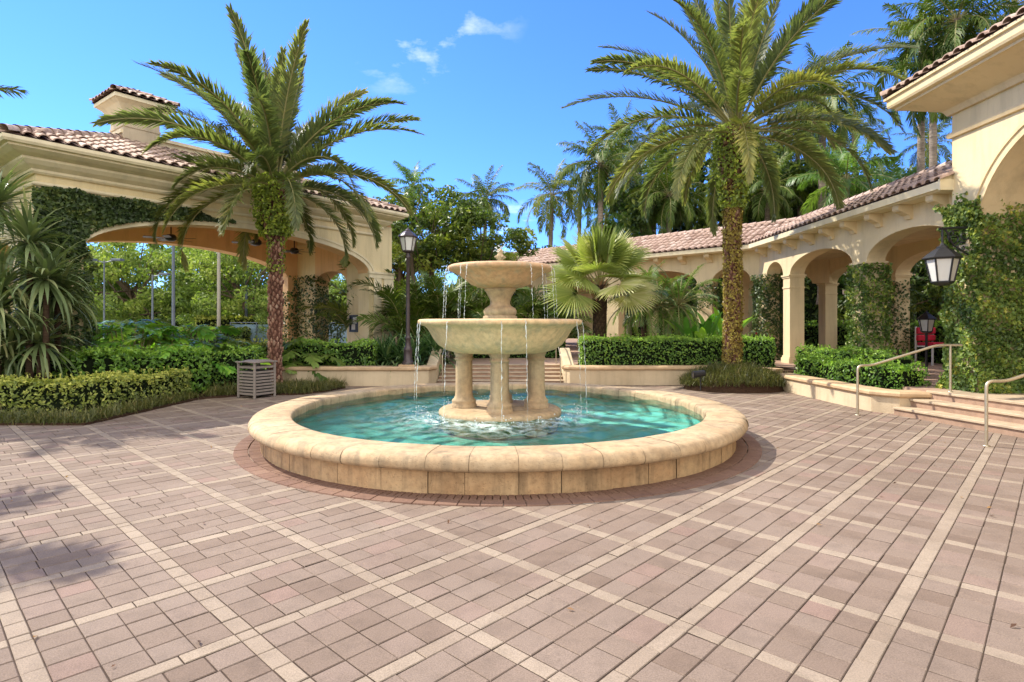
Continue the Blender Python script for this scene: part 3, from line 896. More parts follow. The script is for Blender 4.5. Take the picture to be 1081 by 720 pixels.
# ================================================================== walls, planters, steps
def wall_coping(mb, path, base_z, top_z, th=.36, over=.05, ch=.11, mcop=1):
    mb.sweep(path, [(-th / 2, base_z), (th / 2, base_z), (th / 2, top_z - ch), (-th / 2, top_z - ch)], mat=0)
    o = th / 2 + over
    mb.sweep(path, [(-o + .02, top_z - ch + .001), (o - .02, top_z - ch + .001), (o, top_z - ch + .03), (o, top_z - .04), (o - .03, top_z), (-o + .03, top_z), (-o, top_z - .04), (-o, top_z - ch + .03)], mat=mcop)
def arc(c, r, a0, a1, n):
    return [(c[0] + r * math.cos(R(a0 + (a1 - a0) * i / (n - 1))), c[1] + r * math.sin(R(a0 + (a1 - a0) * i / (n - 1)))) for i in range(n)]

def planter(name, label, path, top, soil_poly=None, soil_z=None):
    t = thing(name, label, 'planter', (path[0][0], path[0][1], 0))
    L = (path[0][0], path[0][1], 0)
    mb = MB()
    mb.sweep(path, [(-.18, -.02), (.18, -.02), (.18, top - .11), (-.18, top - .11)])
    o = mb.build('wall', 'planter', t, L); o.location = (0, 0, 0)
    mb = MB()
    ov = .235
    mb.sweep(path, [(-ov + .03, top - .109), (ov - .03, top - .109), (ov, top - .08), (ov, top - .035), (ov - .035, top), (-ov + .035, top), (-ov, top - .035), (-ov, top - .08)])
    o = mb.build('coping', 'coping', t, L); o.location = (0, 0, 0)
    if soil_poly:
        mb = MB(); slab(mb, soil_poly, -.02, soil_z)
        o = mb.build('soil', 'soil', t, L); o.location = (0, 0, 0)
    return t
planter('planter_wall', 'low cream planter wall under the lamp post, left of the centre stairs',
        [(-2.28, 16.25), (-2.4, 15.95), (-2.75, 15.85), (-7.2, 15.85)], .52, [(-2.42, 16.1), (-2.42, 17.74), (-6.98, 17.74), (-6.98, 16.0)], .44)
planter('planter_wall', 'low cream planter wall below the long clipped hedge, right of the centre stairs',
        [(1.60, 16.45), (1.72, 16.2), (2.05, 16.1), (5.4, 16.1), (6.3, 15.7), (6.9, 15.0)], .52, [(1.74, 16.3), (5.4, 16.28), (6.45, 15.85), (7.05, 15.1), (7.69, 15.2), (7.69, 17.74), (1.74, 17.74)], .44)
planter('planter_wall', 'curved planter wall with wide coping beside the right-hand entrance steps',
        [(6.95, 14.9), (6.98, 13.6), (7.02, 12.0), (7.08, 11.25), (7.30, 10.98), (7.70, 10.92), (8.2, 10.95)], .42, [(7.14, 14.95), (7.2, 12.0), (7.3, 11.2), (7.69, 11.1), (7.69, 15.15)], .38)

def stairs_centre():
    t = thing('stairs', 'brick and stone stairs rising behind the fountain between two planter walls', 'stairs', (-.32, 16.3, 0))
    t.location = (0, 0, 0)
    x0, x1 = -2.10, 1.44
    nst = 5
    rise = TZ / nst
    mb = MB(); mt = MB()
    for i in range(nst):
        y = 16.35 + i * .28
        mb.box(((x0 + x1) / 2, (y + 17.74) / 2, rise * i + rise / 2 - .012), (x1 - x0, 17.74 - y, rise - .024))
        mt.box(((x0 + x1) / 2, y + .15, rise * (i + 1) - .012), (x1 - x0 + .006, .34, .024))
    mb.build('riser', 'riser', t); bevel(mt.build('tread', 'step', t), .006)
    for sx, lab in ((-2.27, 0), (1.61, 1)):
        m = MB()
        path = [(sx, 16.45, 0), (sx, 17.74, 0)]
        v = []
        for y, zt in ((16.42, .52), (16.7, .60), (17.74, .95)):
            v.append((y, zt))
        th = .15
        vs = []
        for y, zt in v:
            for xo, z in ((-th, -.02), (th, -.02), (th, zt), (-th, zt)):
                vs.append((sx + xo, y, z))
        f = [list(range(4))[::-1], [8, 9, 10, 11]]
        for i in range(2):
            for q in range(4):
                f.append([i * 4 + q, i * 4 + (q + 1) % 4, (i + 1) * 4 + (q + 1) % 4, (i + 1) * 4 + q])
        m.add(vs, f)
        bevel(m.build('cheek_wall', 'planter', t), .02)
stairs_centre()

def steps_right():
    t = thing('entrance_steps', 'three wide travertine steps up to the portico on the right', 'steps', (7.4, 9, 0))
    t.location = (0, 0, 0)
    for i in range(3):
        a = [(7.05 + .31 * i, 10.78), (7.80 + .31 * i, 7.4), (7.95 + .31 * i, -2.9)]
        z0 = .15 * i; z1 = z0 + .15
        poly = a + [(9.2, -2.9), (9.2, 10.78)]
        m = MB(); slab(m, [(x + .03, y) for x, y in a] + [(9.19, -2.9), (9.19, 10.78)], z0 - .01, z1 - .041)
        m.build('riser', 'riser', t)
        m = MB(); slab(m, poly, z1 - .04, z1 + (.003 if i == 2 else 0))
        n = 5
        m.add([(x, y, z1 - .04) for x, y in poly], [list(range(n))[::-1]])
        bevel(m.build('tread', 'step', t), .012)
steps_right()

def handrail(label, pts, posts, rad=.022, group='metal handrails by the steps'):
    t = thing('handrail', label, 'handrail', (posts[0][0], posts[0][1], posts[0][2]), group)
    L = tuple(t.location)
    P = np.array(pts, float)
    # round the corners
    q = [P[0]]
    for i in range(1, len(P) - 1):
        a, b, c = P[i - 1], P[i], P[i + 1]
        k = min(.10, np.linalg.norm(b - a) * .45, np.linalg.norm(c - b) * .45)
        p0 = b + (a - b) / np.linalg.norm(a - b) * k; p1 = b + (c - b) / np.linalg.norm(c - b) * k
        for u in np.linspace(0, 1, 6):
            q.append((1 - u) ** 2 * p0 + 2 * u * (1 - u) * b + u ** 2 * p1)
    q.append(P[-1])
    m = MB(); m.tube(q, rad, 10); o = m.build('rail', 'steel', t, L); o.location = (0, 0, 0)
    for p in posts:
        m = MB(); m.tube([(p[0], p[1], p[2]), (p[0], p[1], p[3])], rad * .95, 10)
        m.lathe([(.045, 0), (.045, .012), (.02, .016)], (p[0], p[1], p[2] + .002), 14)
        o = m.build('post', 'steel', t, L); o.location = (0, 0, 0)
handrail('champagne handrail beside the curved planter, leading up to the ivy pillar', [(6.37, 10.72, .02), (6.37, 10.72, .92), (6.62, 10.72, .92), (7.72, 10.55, 1.30), (8.12, 10.5, 1.30)], [(6.37, 10.72, 0, .5), (7.93, 10.52, TZ, 1.30)])
handrail('champagne handrail nearest the camera at the foot of the entrance steps', [(6.54, 8.02, .02), (6.54, 8.02, .90), (6.82, 8.02, .90), (7.95, 8.0, 1.28), (8.5, 8.0, 1.28)], [(6.54, 8.02, 0, .5), (8.3, 8.0, TZ, 1.28)])
handrail('thin handrail on the left edge of the centre stairs', [(-1.95, 16.3, .0), (-1.95, 16.3, .80), (-1.95, 17.7, 1.22), (-1.95, 17.95, 1.22), (-1.95, 17.95, TZ)], [(-1.95, 16.3, 0, .5)], .016)
handrail('thin handrail on the right edge of the centre stairs', [(1.36, 16.3, .0), (1.36, 16.3, .80), (1.36, 17.7, 1.22), (1.36, 17.95, 1.22), (1.36, 17.95, TZ)], [(1.36, 16.3, 0, .5)], .016)

# ================================================================== buildings
def arched_wall(mb, F, s0, s1, z0, z1, d0, d1, opens, mat=0, smat=None, bmat=None):
    """wall from s0 to s1; opens: (a, b, z_spring, rise).  Below z_spring an opening is empty, between openings it is solid."""
    smat = mat if smat is None else smat
    bmat = mat if bmat is None else bmat
    cur = s0
    for a, b, zs, rise in opens:
        if a > cur + 1e-4:
            mb.hexa(F, cur, a, d0, d1, z0, z1, mat)
        n = 28
        th = np.linspace(math.pi, 0, n)
        ss = (a + b) / 2 + (b - a) / 2 * np.cos(th); zz = zs + rise * np.sin(th)
        for i in range(n - 1):
            fr = [F(ss[i], d0, zz[i]), F(ss[i + 1], d0, zz[i + 1]), F(ss[i + 1], d0, z1), F(ss[i], d0, z1)]
            mb.add(fr, np.array([(0, 1, 2, 3)]), mat)
            bk = [F(ss[i], d1, zz[i]), F(ss[i + 1], d1, zz[i + 1]), F(ss[i + 1], d1, z1), F(ss[i], d1, z1)]
            mb.add(bk, np.array([(3, 2, 1, 0)]), bmat)
            so = [F(ss[i], d0, zz[i]), F(ss[i], d1, zz[i]), F(ss[i + 1], d1, zz[i + 1]), F(ss[i + 1], d0, zz[i + 1])]
            mb.add(so, np.array([(0, 1, 2, 3)]), smat)
        cur = b
    if s1 > cur + 1e-4:
        mb.hexa(F, cur, s1, d0, d1, z0, z1, mat)
def archivolt(mb, F, a, b, zs, rise, wd, proud, d0=0., mat=0, legs=0.):
    n = 36
    th = np.linspace(math.pi, 0, n)
    c = (a + b) / 2; h = (b - a) / 2
    for w0, w1, pr in ((0, wd, proud), (wd * .72, wd * 1.06, proud + .025)):
        i_ = [(c + (h + w0) * math.cos(t), zs + (rise + w0) * math.sin(t)) for t in th]
        o_ = [(c + (h + w1) * math.cos(t), zs + (rise + w1) * math.sin(t)) for t in th]
        if legs:
            i_ = [(a - w0, zs - legs)] + i_ + [(b + w0, zs - legs)]
            o_ = [(a - w1, zs - legs)] + o_ + [(b + w1, zs - legs)]
        for k in range(len(i_) - 1):
            p = [F(i_[k][0], d0 - pr, i_[k][1]), F(i_[k + 1][0], d0 - pr, i_[k + 1][1]), F(o_[k + 1][0], d0 - pr, o_[k + 1][1]), F(o_[k][0], d0 - pr, o_[k][1]),
                 F(i_[k][0], d0 + .002, i_[k][1]), F(i_[k + 1][0], d0 + .002, i_[k + 1][1]), F(o_[k + 1][0], d0 + .002, o_[k + 1][1]), F(o_[k][0], d0 + .002, o_[k][1])]
            mb.add(p, np.array([(0, 1, 2, 3), (3, 2, 6, 7), (1, 0, 4, 5)]), mat)
def pillar(mb, F, a, b, d0, d1, z0, z1, mat=0, cap=True, base=True):
    mb.hexa(F, a, b, d0, d1, z0, z1, mat)
    if cap:
        for o, za, zb in ((.02, z1 - .42, z1 - .37), (.025, z1 - .10, z1 - .05), (.05, z1 - .05, z1 + .003)):
            mb.hexa(F, a - o, b + o, d0 - o, d1 + o, za, zb, mat)
    if base:
        for o, za, zb in ((.05, z0 - .01, z0 + .18), (.025, z0 + .18, z0 + .24)):
            mb.hexa(F, a - o, b + o, d0 - o, d1 + o, za, zb, mat)
def tile_slope(mb, F, lo, hi, d_start, run, z_e, pitch, pw=.25, pl=.36, seed=1, dirn=1, base=True):
    """barrel tiles on a slope: F(s, d, z), eave at d_start, climbing with d*dirn; lo/hi(k) bound s at run k."""
    r = np.random.default_rng(seed)
    nr = int(math.ceil(run / pl))
    ang = np.linspace(0, math.pi, 6)
    for i in range(nr):
        k0 = i * pl; k1 = min(run, (i + 1) * pl + .06)
        km = (k0 + min(run, k0 + pl)) / 2
        a, b = lo(km), hi(km)
        n0 = math.floor(a / pw); n1 = math.ceil(b / pw)
        for j in range(n0, n1 + 1):
            sc_ = (j + .5) * pw
            if sc_ < a or sc_ > b:
                continue
            jz = r.normal(0, .004); js = r.normal(0, .004)
            t = float(np.clip(r.normal(.55, .22), 0, 1))
            vs = []
            for kk, rad, zl in ((k0 - .03, .088, .030), (k1, .072, .004)):
                for q in ang:
                    vs.append(F(sc_ + js + rad * math.cos(q) * 1.22, d_start + dirn * kk, z_e + pitch * kk + zl + jz + rad * math.sin(q) * .9))
            f = [(q, q + 1, q + 7, q + 6) for q in range(5)]
            mb.add(vs, np.array(f), 0, t, True)
            # thick lip
            vs2 = vs[:6] + [F(sc_ + js + .066 * math.cos(q) * 1.22, d_start + dirn * (k0 - .03), z_e + pitch * (k0 - .03) + .03 + jz + .066 * math.sin(q) * .9) for q in ang]
            mb.add(vs2, np.array([(q, q + 1, q + 7, q + 6) for q in range(5)]), 0, max(0, t - .2))
    if base:
        p = [F(lo(0), d_start, z_e), F(hi(0), d_start, z_e), F(hi(run), d_start + dirn * run, z_e + pitch * run), F(lo(run), d_start + dirn * run, z_e + pitch * run)]
        mb.add(p, np.array([(0, 1, 2, 3)]), 1)
def ridge_tiles(mb, p0, p1, seed=1, rad=.10, pl=.36):
    r = np.random.default_rng(seed)
    p0 = np.array(p0); p1 = np.array(p1); L = np.linalg.norm(p1 - p0); T = (p1 - p0) / L
    S = np.cross(T, (0, 0, 1)); S /= np.linalg.norm(S); U = np.cross(S, T)
    for i in range(int(L / pl) + 1):
        a = p0 + T * (i * pl); b = p0 + T * min(L, i * pl + pl + .05)
        ang = np.linspace(-.2, math.pi + .2, 8)
        vs = [a + S * rad * math.cos(q) + U * (rad * math.sin(q) + .02) for q in ang] + [b + S * rad * .88 * math.cos(q) + U * rad * .88 * math.sin(q) for q in ang]
        mb.add(vs, np.array([(q, q + 1, q + 9, q + 8) for q in range(7)]), 0, float(np.clip(r.normal(.6, .2), 0, 1)), True)

# ---------------------------------------------------------------- left pavilion
PO = np.array([-9.58, 13.0]); PE = np.array([.603, .798]); PN = np.array([-.798, .603])
def FP(s, d, z):
    p = PO + PE * s + PN * d
    return (p[0], p[1], z)
P_SPR, P_RISE, P_W = 3.37, .92, 7.98
def pavilion():
    t = thing('pavilion', 'cream breezeway pavilion with one wide flattened arch and tiled roof', 'building', (0, 0, 0))
    D = 5.3
    m = MB()
    arched_wall(m, FP, -.85, 8.98, -.05, 5.0, 0, .55, [(0, P_W, P_SPR, P_RISE)], 0, 1, 1)
    m.build('front_wall', ['cream_left', 'orange'], t)
    m = MB()
    arched_wall(m, FP, -.85, 8.98, -.05, 5.0, D - .55, D, [(0, P_W, P_SPR, P_RISE)], 1, 1, 0)
    m.build('rear_wall', ['cream_left', 'orange'], t)
    # side wall on the right with a small arch, seen from inside
    def FS(s, d, z):
        return FP(8.98 - d, s, z)
    m = MB()
    arched_wall(m, FS, .55, D - .55, -.05, 5.0, 0, .6, [(1.7, 3.6, 3.1, .5)], 0, 1, 1)
    m.build('side_wall', ['cream_left', 'orange'], t)
    def FS2(s, d, z):
        return FP(-.85 + d, s, z)
    m = MB()
    arched_wall(m, FS2, .55, D - .55, -.05, 5.0, 0, .6, [(1.7, 3.6, 3.1, .5)], 0, 1, 1)
    m.build('side_wall', ['cream_left', 'orange'], t)
    m = MB(); m.hexa(FP, -.85, 8.95, 0.02, D, 5.002, 5.1); m.build('ceiling', 'orange', t)
    m = MB(); m.hexa(FP, -2, 10, -.3, D + .6, -.04, .06); m.build('floor', 'terrace', t)
    # archivolt, pilaster caps, string courses
    m = MB()
    archivolt(m, FP, 0, P_W, P_SPR, P_RISE, .20, .03, 0)
    for a, b in ((-.88, .03), (P_W - .03, 9.02)):
        m.hexa(FP, a, b, -.06, .0, P_SPR - .16, P_SPR - .02)
        m.hexa(FP, a - .02, b + .02, -.09, .0, P_SPR - .019, P_SPR + .05)
    m.hexa(FP, P_W + .18, P_W + .50, -.05, 0, .05, P_SPR - .161)
    m.hexa(FP, P_W + .62, 9.02, -.04, 0, .05, P_SPR - .161)
    m.build('arch_trim', 'trim', t)
    m = MB()
    rect = [FP(-.85, 0, 0), FP(8.45, 0, 0), FP(8.45, D, 0), FP(-.85, D, 0)]
    path = [(p[0], p[1]) for p in rect]
    def out_prof(pr):
        return [(-o, z) for o, z in pr]
    m.sweep(path, out_prof([(-.1, 4.62), (.05, 4.62), (.07, 4.65), (.05, 4.70), (-.1, 4.70)]), True)
    m.sweep(path, out_prof([(-.1, 4.86), (.06, 4.86), (.10, 4.90), (.10, 4.95), (.22, 5.02), (.30, 5.10), (.30, 5.15), (.46, 5.20), (.58, 5.26), (.58, 5.30), (.66, 5.31), (.69, 5.36), (.69, 5.43), (-.1, 5.43)]), True)
    m.build('cornice', 'trim', t)
    # hip roof
    s0, s1, d0, d1 = -1.52, 9.12, -.67, D + .67
    run = (d1 - d0) / 2; pit = .39; ze = 5.45
    m = MB()
    tile_slope(m, FP, lambda k: s0 + k, lambda k: s1 - k, d0, run, ze, pit, seed=21)
    tile_slope(m, FP, lambda k: s0 + k, lambda k: s1 - k, d1, run, ze, pit, seed=22, dirn=-1)
    def FL(s, d, z):
        return FP(s0 + d, s, z)
    def FR(s, d, z):
        return FP(s1 - d, s, z)
    tile_slope(m, FL, lambda k: d0 + k, lambda k: d1 - k, 0, run, ze, pit, seed=23)
    tile_slope(m, FR, lambda k: d0 + k, lambda k: d1 - k, 0, run, ze, pit, seed=24)
    zr = ze + run * pit
    for a, b in (((s0, d0), (s0 + run, d0 + run)), ((s0, d1), (s0 + run, d1 - run)), ((s1, d0), (s1 - run, d0 + run)), ((s1, d1), (s1 - run, d1 - run))):
        ridge_tiles(m, FP(a[0], a[1], ze + .04), FP(b[0], b[1], zr + .04), 3)
    rf = m.build('roof', ['tile', 'tilebase'], t)
    # raised ridge parapet
    m = MB(); m.hexa(FP, 1.6, 6.4, run + d0 - .35, run + d0 + .35, zr - .45, zr + .06); m.hexa(FP, 1.5, 6.5, run + d0 - .42, run + d0 + .42, zr + .06, zr + .15)
    m.build('ridge_parapet', 'trim', t)
    for sc_, wd in ((2.0, .90), (6.3, .90)):
        h = wd / 2; dc = run + d0
        m = MB(); m.hexa(FP, sc_ - h, sc_ + h, dc - h, dc + h, 5.9, 7.60)
        m.hexa(FP, sc_ - h - .02, sc_ + h + .02, dc - h - .02, dc + h + .02, 6.98, 7.04)
        ch = m.build('chimney', 'chim', t)
        m = MB()
        pth = [FP(sc_ - h, dc - h, 0), FP(sc_ + h, dc - h, 0), FP(sc_ + h, dc + h, 0), FP(sc_ - h, dc + h, 0)]
        m.sweep([(p[0], p[1]) for p in pth], out_prof([(-.1, 7.36), (.04, 7.36), (.07, 7.42), (.17, 7.55), (.27, 7.63), (.30, 7.64), (.30, 7.74), (-.1, 7.74)]), True)
        m.build('chimney_cap', 'trim', ch)
        m = MB()
        e = h + .35; rn = e; zz = 7.76
        def G(ax, bx):
            def f(s, d, z):
                q = {0: (s, -e + d), 1: (s, e - d), 2: (-e + d, s), 3: (e - d, s)}[ax]
                return FP(sc_ + q[0], dc + q[1], z)
            return f
        for ax in range(4):
            tile_slope(m, G(ax, 0), lambda k: -e + k, lambda k: e - k, 0, rn, zz, .42, .22, .32, seed=30 + ax)
        for sx in (-1, 1):
            for sy in (-1, 1):
                ridge_tiles(m, FP(sc_ + sx * e, dc + sy * e, zz + .03), FP(sc_, dc, zz + .42 * rn + .03), 5, .08)
        m.build('chimney_roof', ['tile', 'tilebase'], ch)
    return t
pavilion()

# ---------------------------------------------------------------- right arcade
EZ = 4.42
def F1(s, d, z):
    return (8.6 + d, s, z)
A2 = np.array([8.6, 20.24]); E2 = np.array([-.7071, .7071]); N2 = np.array([.7071, .7071])
def F2(s, d, z):
    p = A2 + E2 * s + N2 * d
    return (p[0], p[1], z)
T22 = math.tan(R(22.5))
def arcade():
    t = thing('arcade', 'cream stucco arcade of low arches with a clay tile roof wrapping the terrace', 'building', (0, 0, 0))
    th = .45; SP = 3.2; RI = .56; DB = 3.2
    ZW = 4.24
    # upper walls
    m = MB()
    op1 = [(11.1, 14.1, SP, RI), (14.7, 18.0, SP, RI), (18.45, 19.68, SP, .5)]
    arched_wall(m, F1, 11.1, 20.24, SP, ZW, 0, th, op1)
    op2 = [(.30, 1.72, SP, .5), (2.32, 5.85, SP, RI), (6.45, 9.95, SP, RI), (10.55, 14.05, SP, RI)]
    arched_wall(m, F2, 0, 15.5, SP, ZW, 0, th, op2)
    m.build('arch_wall', 'cream', t)
    m = MB()
    ob1 = [(11.1, 14.1, SP, RI), (14.75, 17.9, SP, RI), (18.55, 21.9, SP, .5)]
    arched_wall(m, F1, 11.1, 22.0, SP, ZW, DB, DB + th, ob1)
    ob2 = [(-.7, 1.72, SP, .5), (2.32, 5.85, SP, RI), (6.45, 9.95, SP, RI), (10.55, 14.05, SP, RI)]
    arched_wall(m, F2, -1.3, 15.5, SP, ZW, DB, DB + th, ob2)
    m.build('rear_arch_wall', 'cream', t)
    m = MB()
    m.add([F1(11.1, .0, 4.06), F1(20.3, .0, 4.06), F1(22.0, DB + .3, 4.06), F1(11.1, DB + .3, 4.06)], np.array([(3, 2, 1, 0)]))
    m.add([F2(-.05, .0, 4.062), F2(15.5, .0, 4.062), F2(15.5, DB + .3, 4.062), F2(-1.5, DB + .3, 4.062)], np.array([(3, 2, 1, 0)]))
    m.build('ceiling', 'cream', t)
    # pillars
    for F, ivs, d0, d1 in ((F1, [(14.1, 14.7), (18.0, 18.45), (19.68, 20.3)], 0, th), (F2, [(1.72, 2.32), (5.85, 6.45), (9.95, 10.55), (14.05, 15.5)], 0, th),
                           (F1, [(14.1, 14.75), (17.9, 18.55), (21.9, 22.4)], DB, DB + th), (F2, [(1.72, 2.32), (5.85, 6.45), (9.95, 10.55), (14.05, 15.5)], DB, DB + th)):
        for a, b in ivs:
            m = MB(); pillar(m, F, a, b, d0, d1, TZ - .02, SP)
            bevel(m.build('pillar', 'cream', t), .008)
    # eave: soffit and fascia
    path = [(8.6, 11.12), (8.6, 20.24), tuple(F2(15.5, 0, 0)[:2])]
    m = MB()
    m.sweep(path, [(-.1, ZW + .001), (.36, ZW + .001), (.38, ZW + .02), (.44, ZW + .03), (.45, ZW + .17), (-.1, ZW + .17)])
    m.build('fascia', 'trim', t)
    # corbels
    prof = [(0, ZW - .30), (.06, ZW - .30), (.10, ZW - .22), (.18, ZW - .19), (.24, ZW - .15), (.30, ZW - .14), (.33, ZW - .10), (.33, ZW - .002), (0, ZW - .002)]
    def corbel(F, s):
        m = MB()
        k = len(prof)
        vs = [F(s - .10, -d + .01, z) for d, z in prof] + [F(s + .10, -d + .01, z) for d, z in prof]
        f = [list(range(k)), list(range(k, 2 * k))[::-1]] + [[i, k + i, k + (i + 1) % k, (i + 1) % k] for i in range(k)]
        m.add(vs, f)
        m.build('corbel', 'trim_warm', t)
    for i in range(9):
        corbel(F1, 11.55 + i * 1.02)
    for i in range(14):
        corbel(F2, .75 + i * 1.05)
    # roofs
    ze = ZW + .18; pit = .45; o = .45; run = 2.1
    m = MB()
    tile_slope(m, F1, lambda k: 11.1, lambda k: 20.24 - o * T22 + k * T22, -o, run, ze, pit, seed=41)
    tile_slope(m, F2, lambda k: o * T22 - k * T22, lambda k: 15.6, -o, run, ze, pit, seed=42)
    dE = DB + th + o
    tile_slope(m, F1, lambda k: 11.1, lambda k: 20.24 + dE * T22 - k * T22, dE, dE - (run - o), ze - .05, pit * (run / (dE - run + o)), seed=43, dirn=-1)
    tile_slope(m, F2, lambda k: -dE * T22 + k * T22, lambda k: 15.6, dE, dE - (run - o), ze - .05, pit * (run / (dE - run + o)), seed=44, dirn=-1)
    zr = ze + run * pit + .03
    rk = 20.24 + (run - o) * T22
    ridge_tiles(m, F1(11.1, run - o, zr), F1(rk, run - o, zr), 6)
    ridge_tiles(m, F2(-(run - o) * T22, run - o, zr), F2(15.6, run - o, zr), 7)
    m.build('roof', ['tile', 'tilebase'], t)
    m = MB()
    m.hexa(F1, 11.06, 11.11, -.46, 1.6, ZW - .005, ze + .02)
    m.add([F1(11.105, -.44, ze + .02), F1(11.105, 1.6, ze + .92), F1(11.105, 1.6, ze + .02)], [(0, 1, 2)])
    m.build('gable_end', 'trim', t)
    return t
arcade()

# ---------------------------------------------------------------- right portico
def FQ(s, d, z):
    return (8.4 + d, s, z)
def portico():
    t = thing('portico', 'tall cream portico with deep cove eaves at the right edge', 'building', (0, 0, 0))
    m = MB()
    arched_wall(m, FQ, -1.5, 11.1, TZ - .02, 5.8, 0, .8, [(-.6, 3.0, 3.15, 1.85), (6.76, 10.5, 3.15, 1.85)])
    m.build('front_wall', 'cream', t)
    m = MB()
    def FE(s, d, z):
        return (s, 11.1 - d, z)
    m.hexa(FE, 9.2, 15.5, 0, .4, TZ - .02, 5.8)
    m.build('end_wall', 'cream', t)
    m = MB(); m.hexa(FQ, -1.5, 10.69, .8, 7, 5.3, 5.4); m.build('ceiling', 'cream', t)
    m = MB(); m.hexa(FQ, -1.5, 10.7, 6.6, 7.0, TZ, 5.3); m.build('rear_wall', 'cream', t)
    # window in the end wall seen past the ivy pillar
    w_ = MB()
    for a, b, z0, z1 in ((9.36, 9.44, TZ + .6, 3.6), (10.9, 10.98, TZ + .6, 3.6), (9.44, 10.9, TZ + .6, TZ + .7), (9.44, 10.9, 3.5, 3.6), (9.44, 10.9, 2.9, 2.98), (10.13, 10.2, TZ + .7, 2.9)):
        w_.hexa(FE, a, b, .4, .46, z0, z1)
    wo = w_.build('window', 'trim', t)
    m = MB(); m.hexa(FE, 9.44, 10.9, .41, .43, TZ + .7, 3.5); m.build('pane', 'dglass', wo)
    m = MB()
    archivolt(m, FQ, 6.76, 10.5, 3.15, 1.85, .17, .035, 0)
    m.build('arch_trim', 'trim_warm', t)
    m = MB(); archivolt(m, FQ, -.6, 3.0, 3.15, 1.85, .17, .035, 0); m.build('arch_trim', 'trim_warm', t)
    m = MB(); m.hexa(FQ, 10.50, 11.14, -.05, 0, 3.0, 3.15); m.build('pillar_cap', 'trim_warm', t)
    # frieze and cove cornice
    path = [(8.4, -1.5), (8.4, 11.1), (15.5, 11.1)]
    m = MB()
    m.sweep(path, [(-.1, 5.22), (.05, 5.22), (.075, 5.27), (.05, 5.32), (-.1, 5.32)])
    m.sweep(path, [(-.1, 5.66), (.06, 5.66), (.09, 5.72), (.12, 5.76), (.62, 5.98), (.66, 5.985), (.66, 6.03), (.74, 6.05), (.76, 6.09), (.76, 6.20), (.80, 6.22), (.80, 6.27), (-.1, 6.27)])
    m.build('cornice', 'trim_warm', t)
    m = MB()
    o = .82; run = 4.2
    tile_slope(m, FQ, lambda k: -2.3, lambda k: 11.1 + o - k, -o, run, 6.29, .42, seed=51)
    def FEr(s, d, z):
        return (s, 11.1 - d, z)
    tile_slope(m, FEr, lambda k: 8.4 - o + k, lambda k: 16, -o, run, 6.29, .42, seed=52)
    ridge_tiles(m, (8.4 - o, 11.1 + o, 6.32), (8.4 - o + run, 11.1 + o - run, 6.32 + .42 * run), 9)
    m.build('roof', ['tile', 'tilebase'], t)
portico()

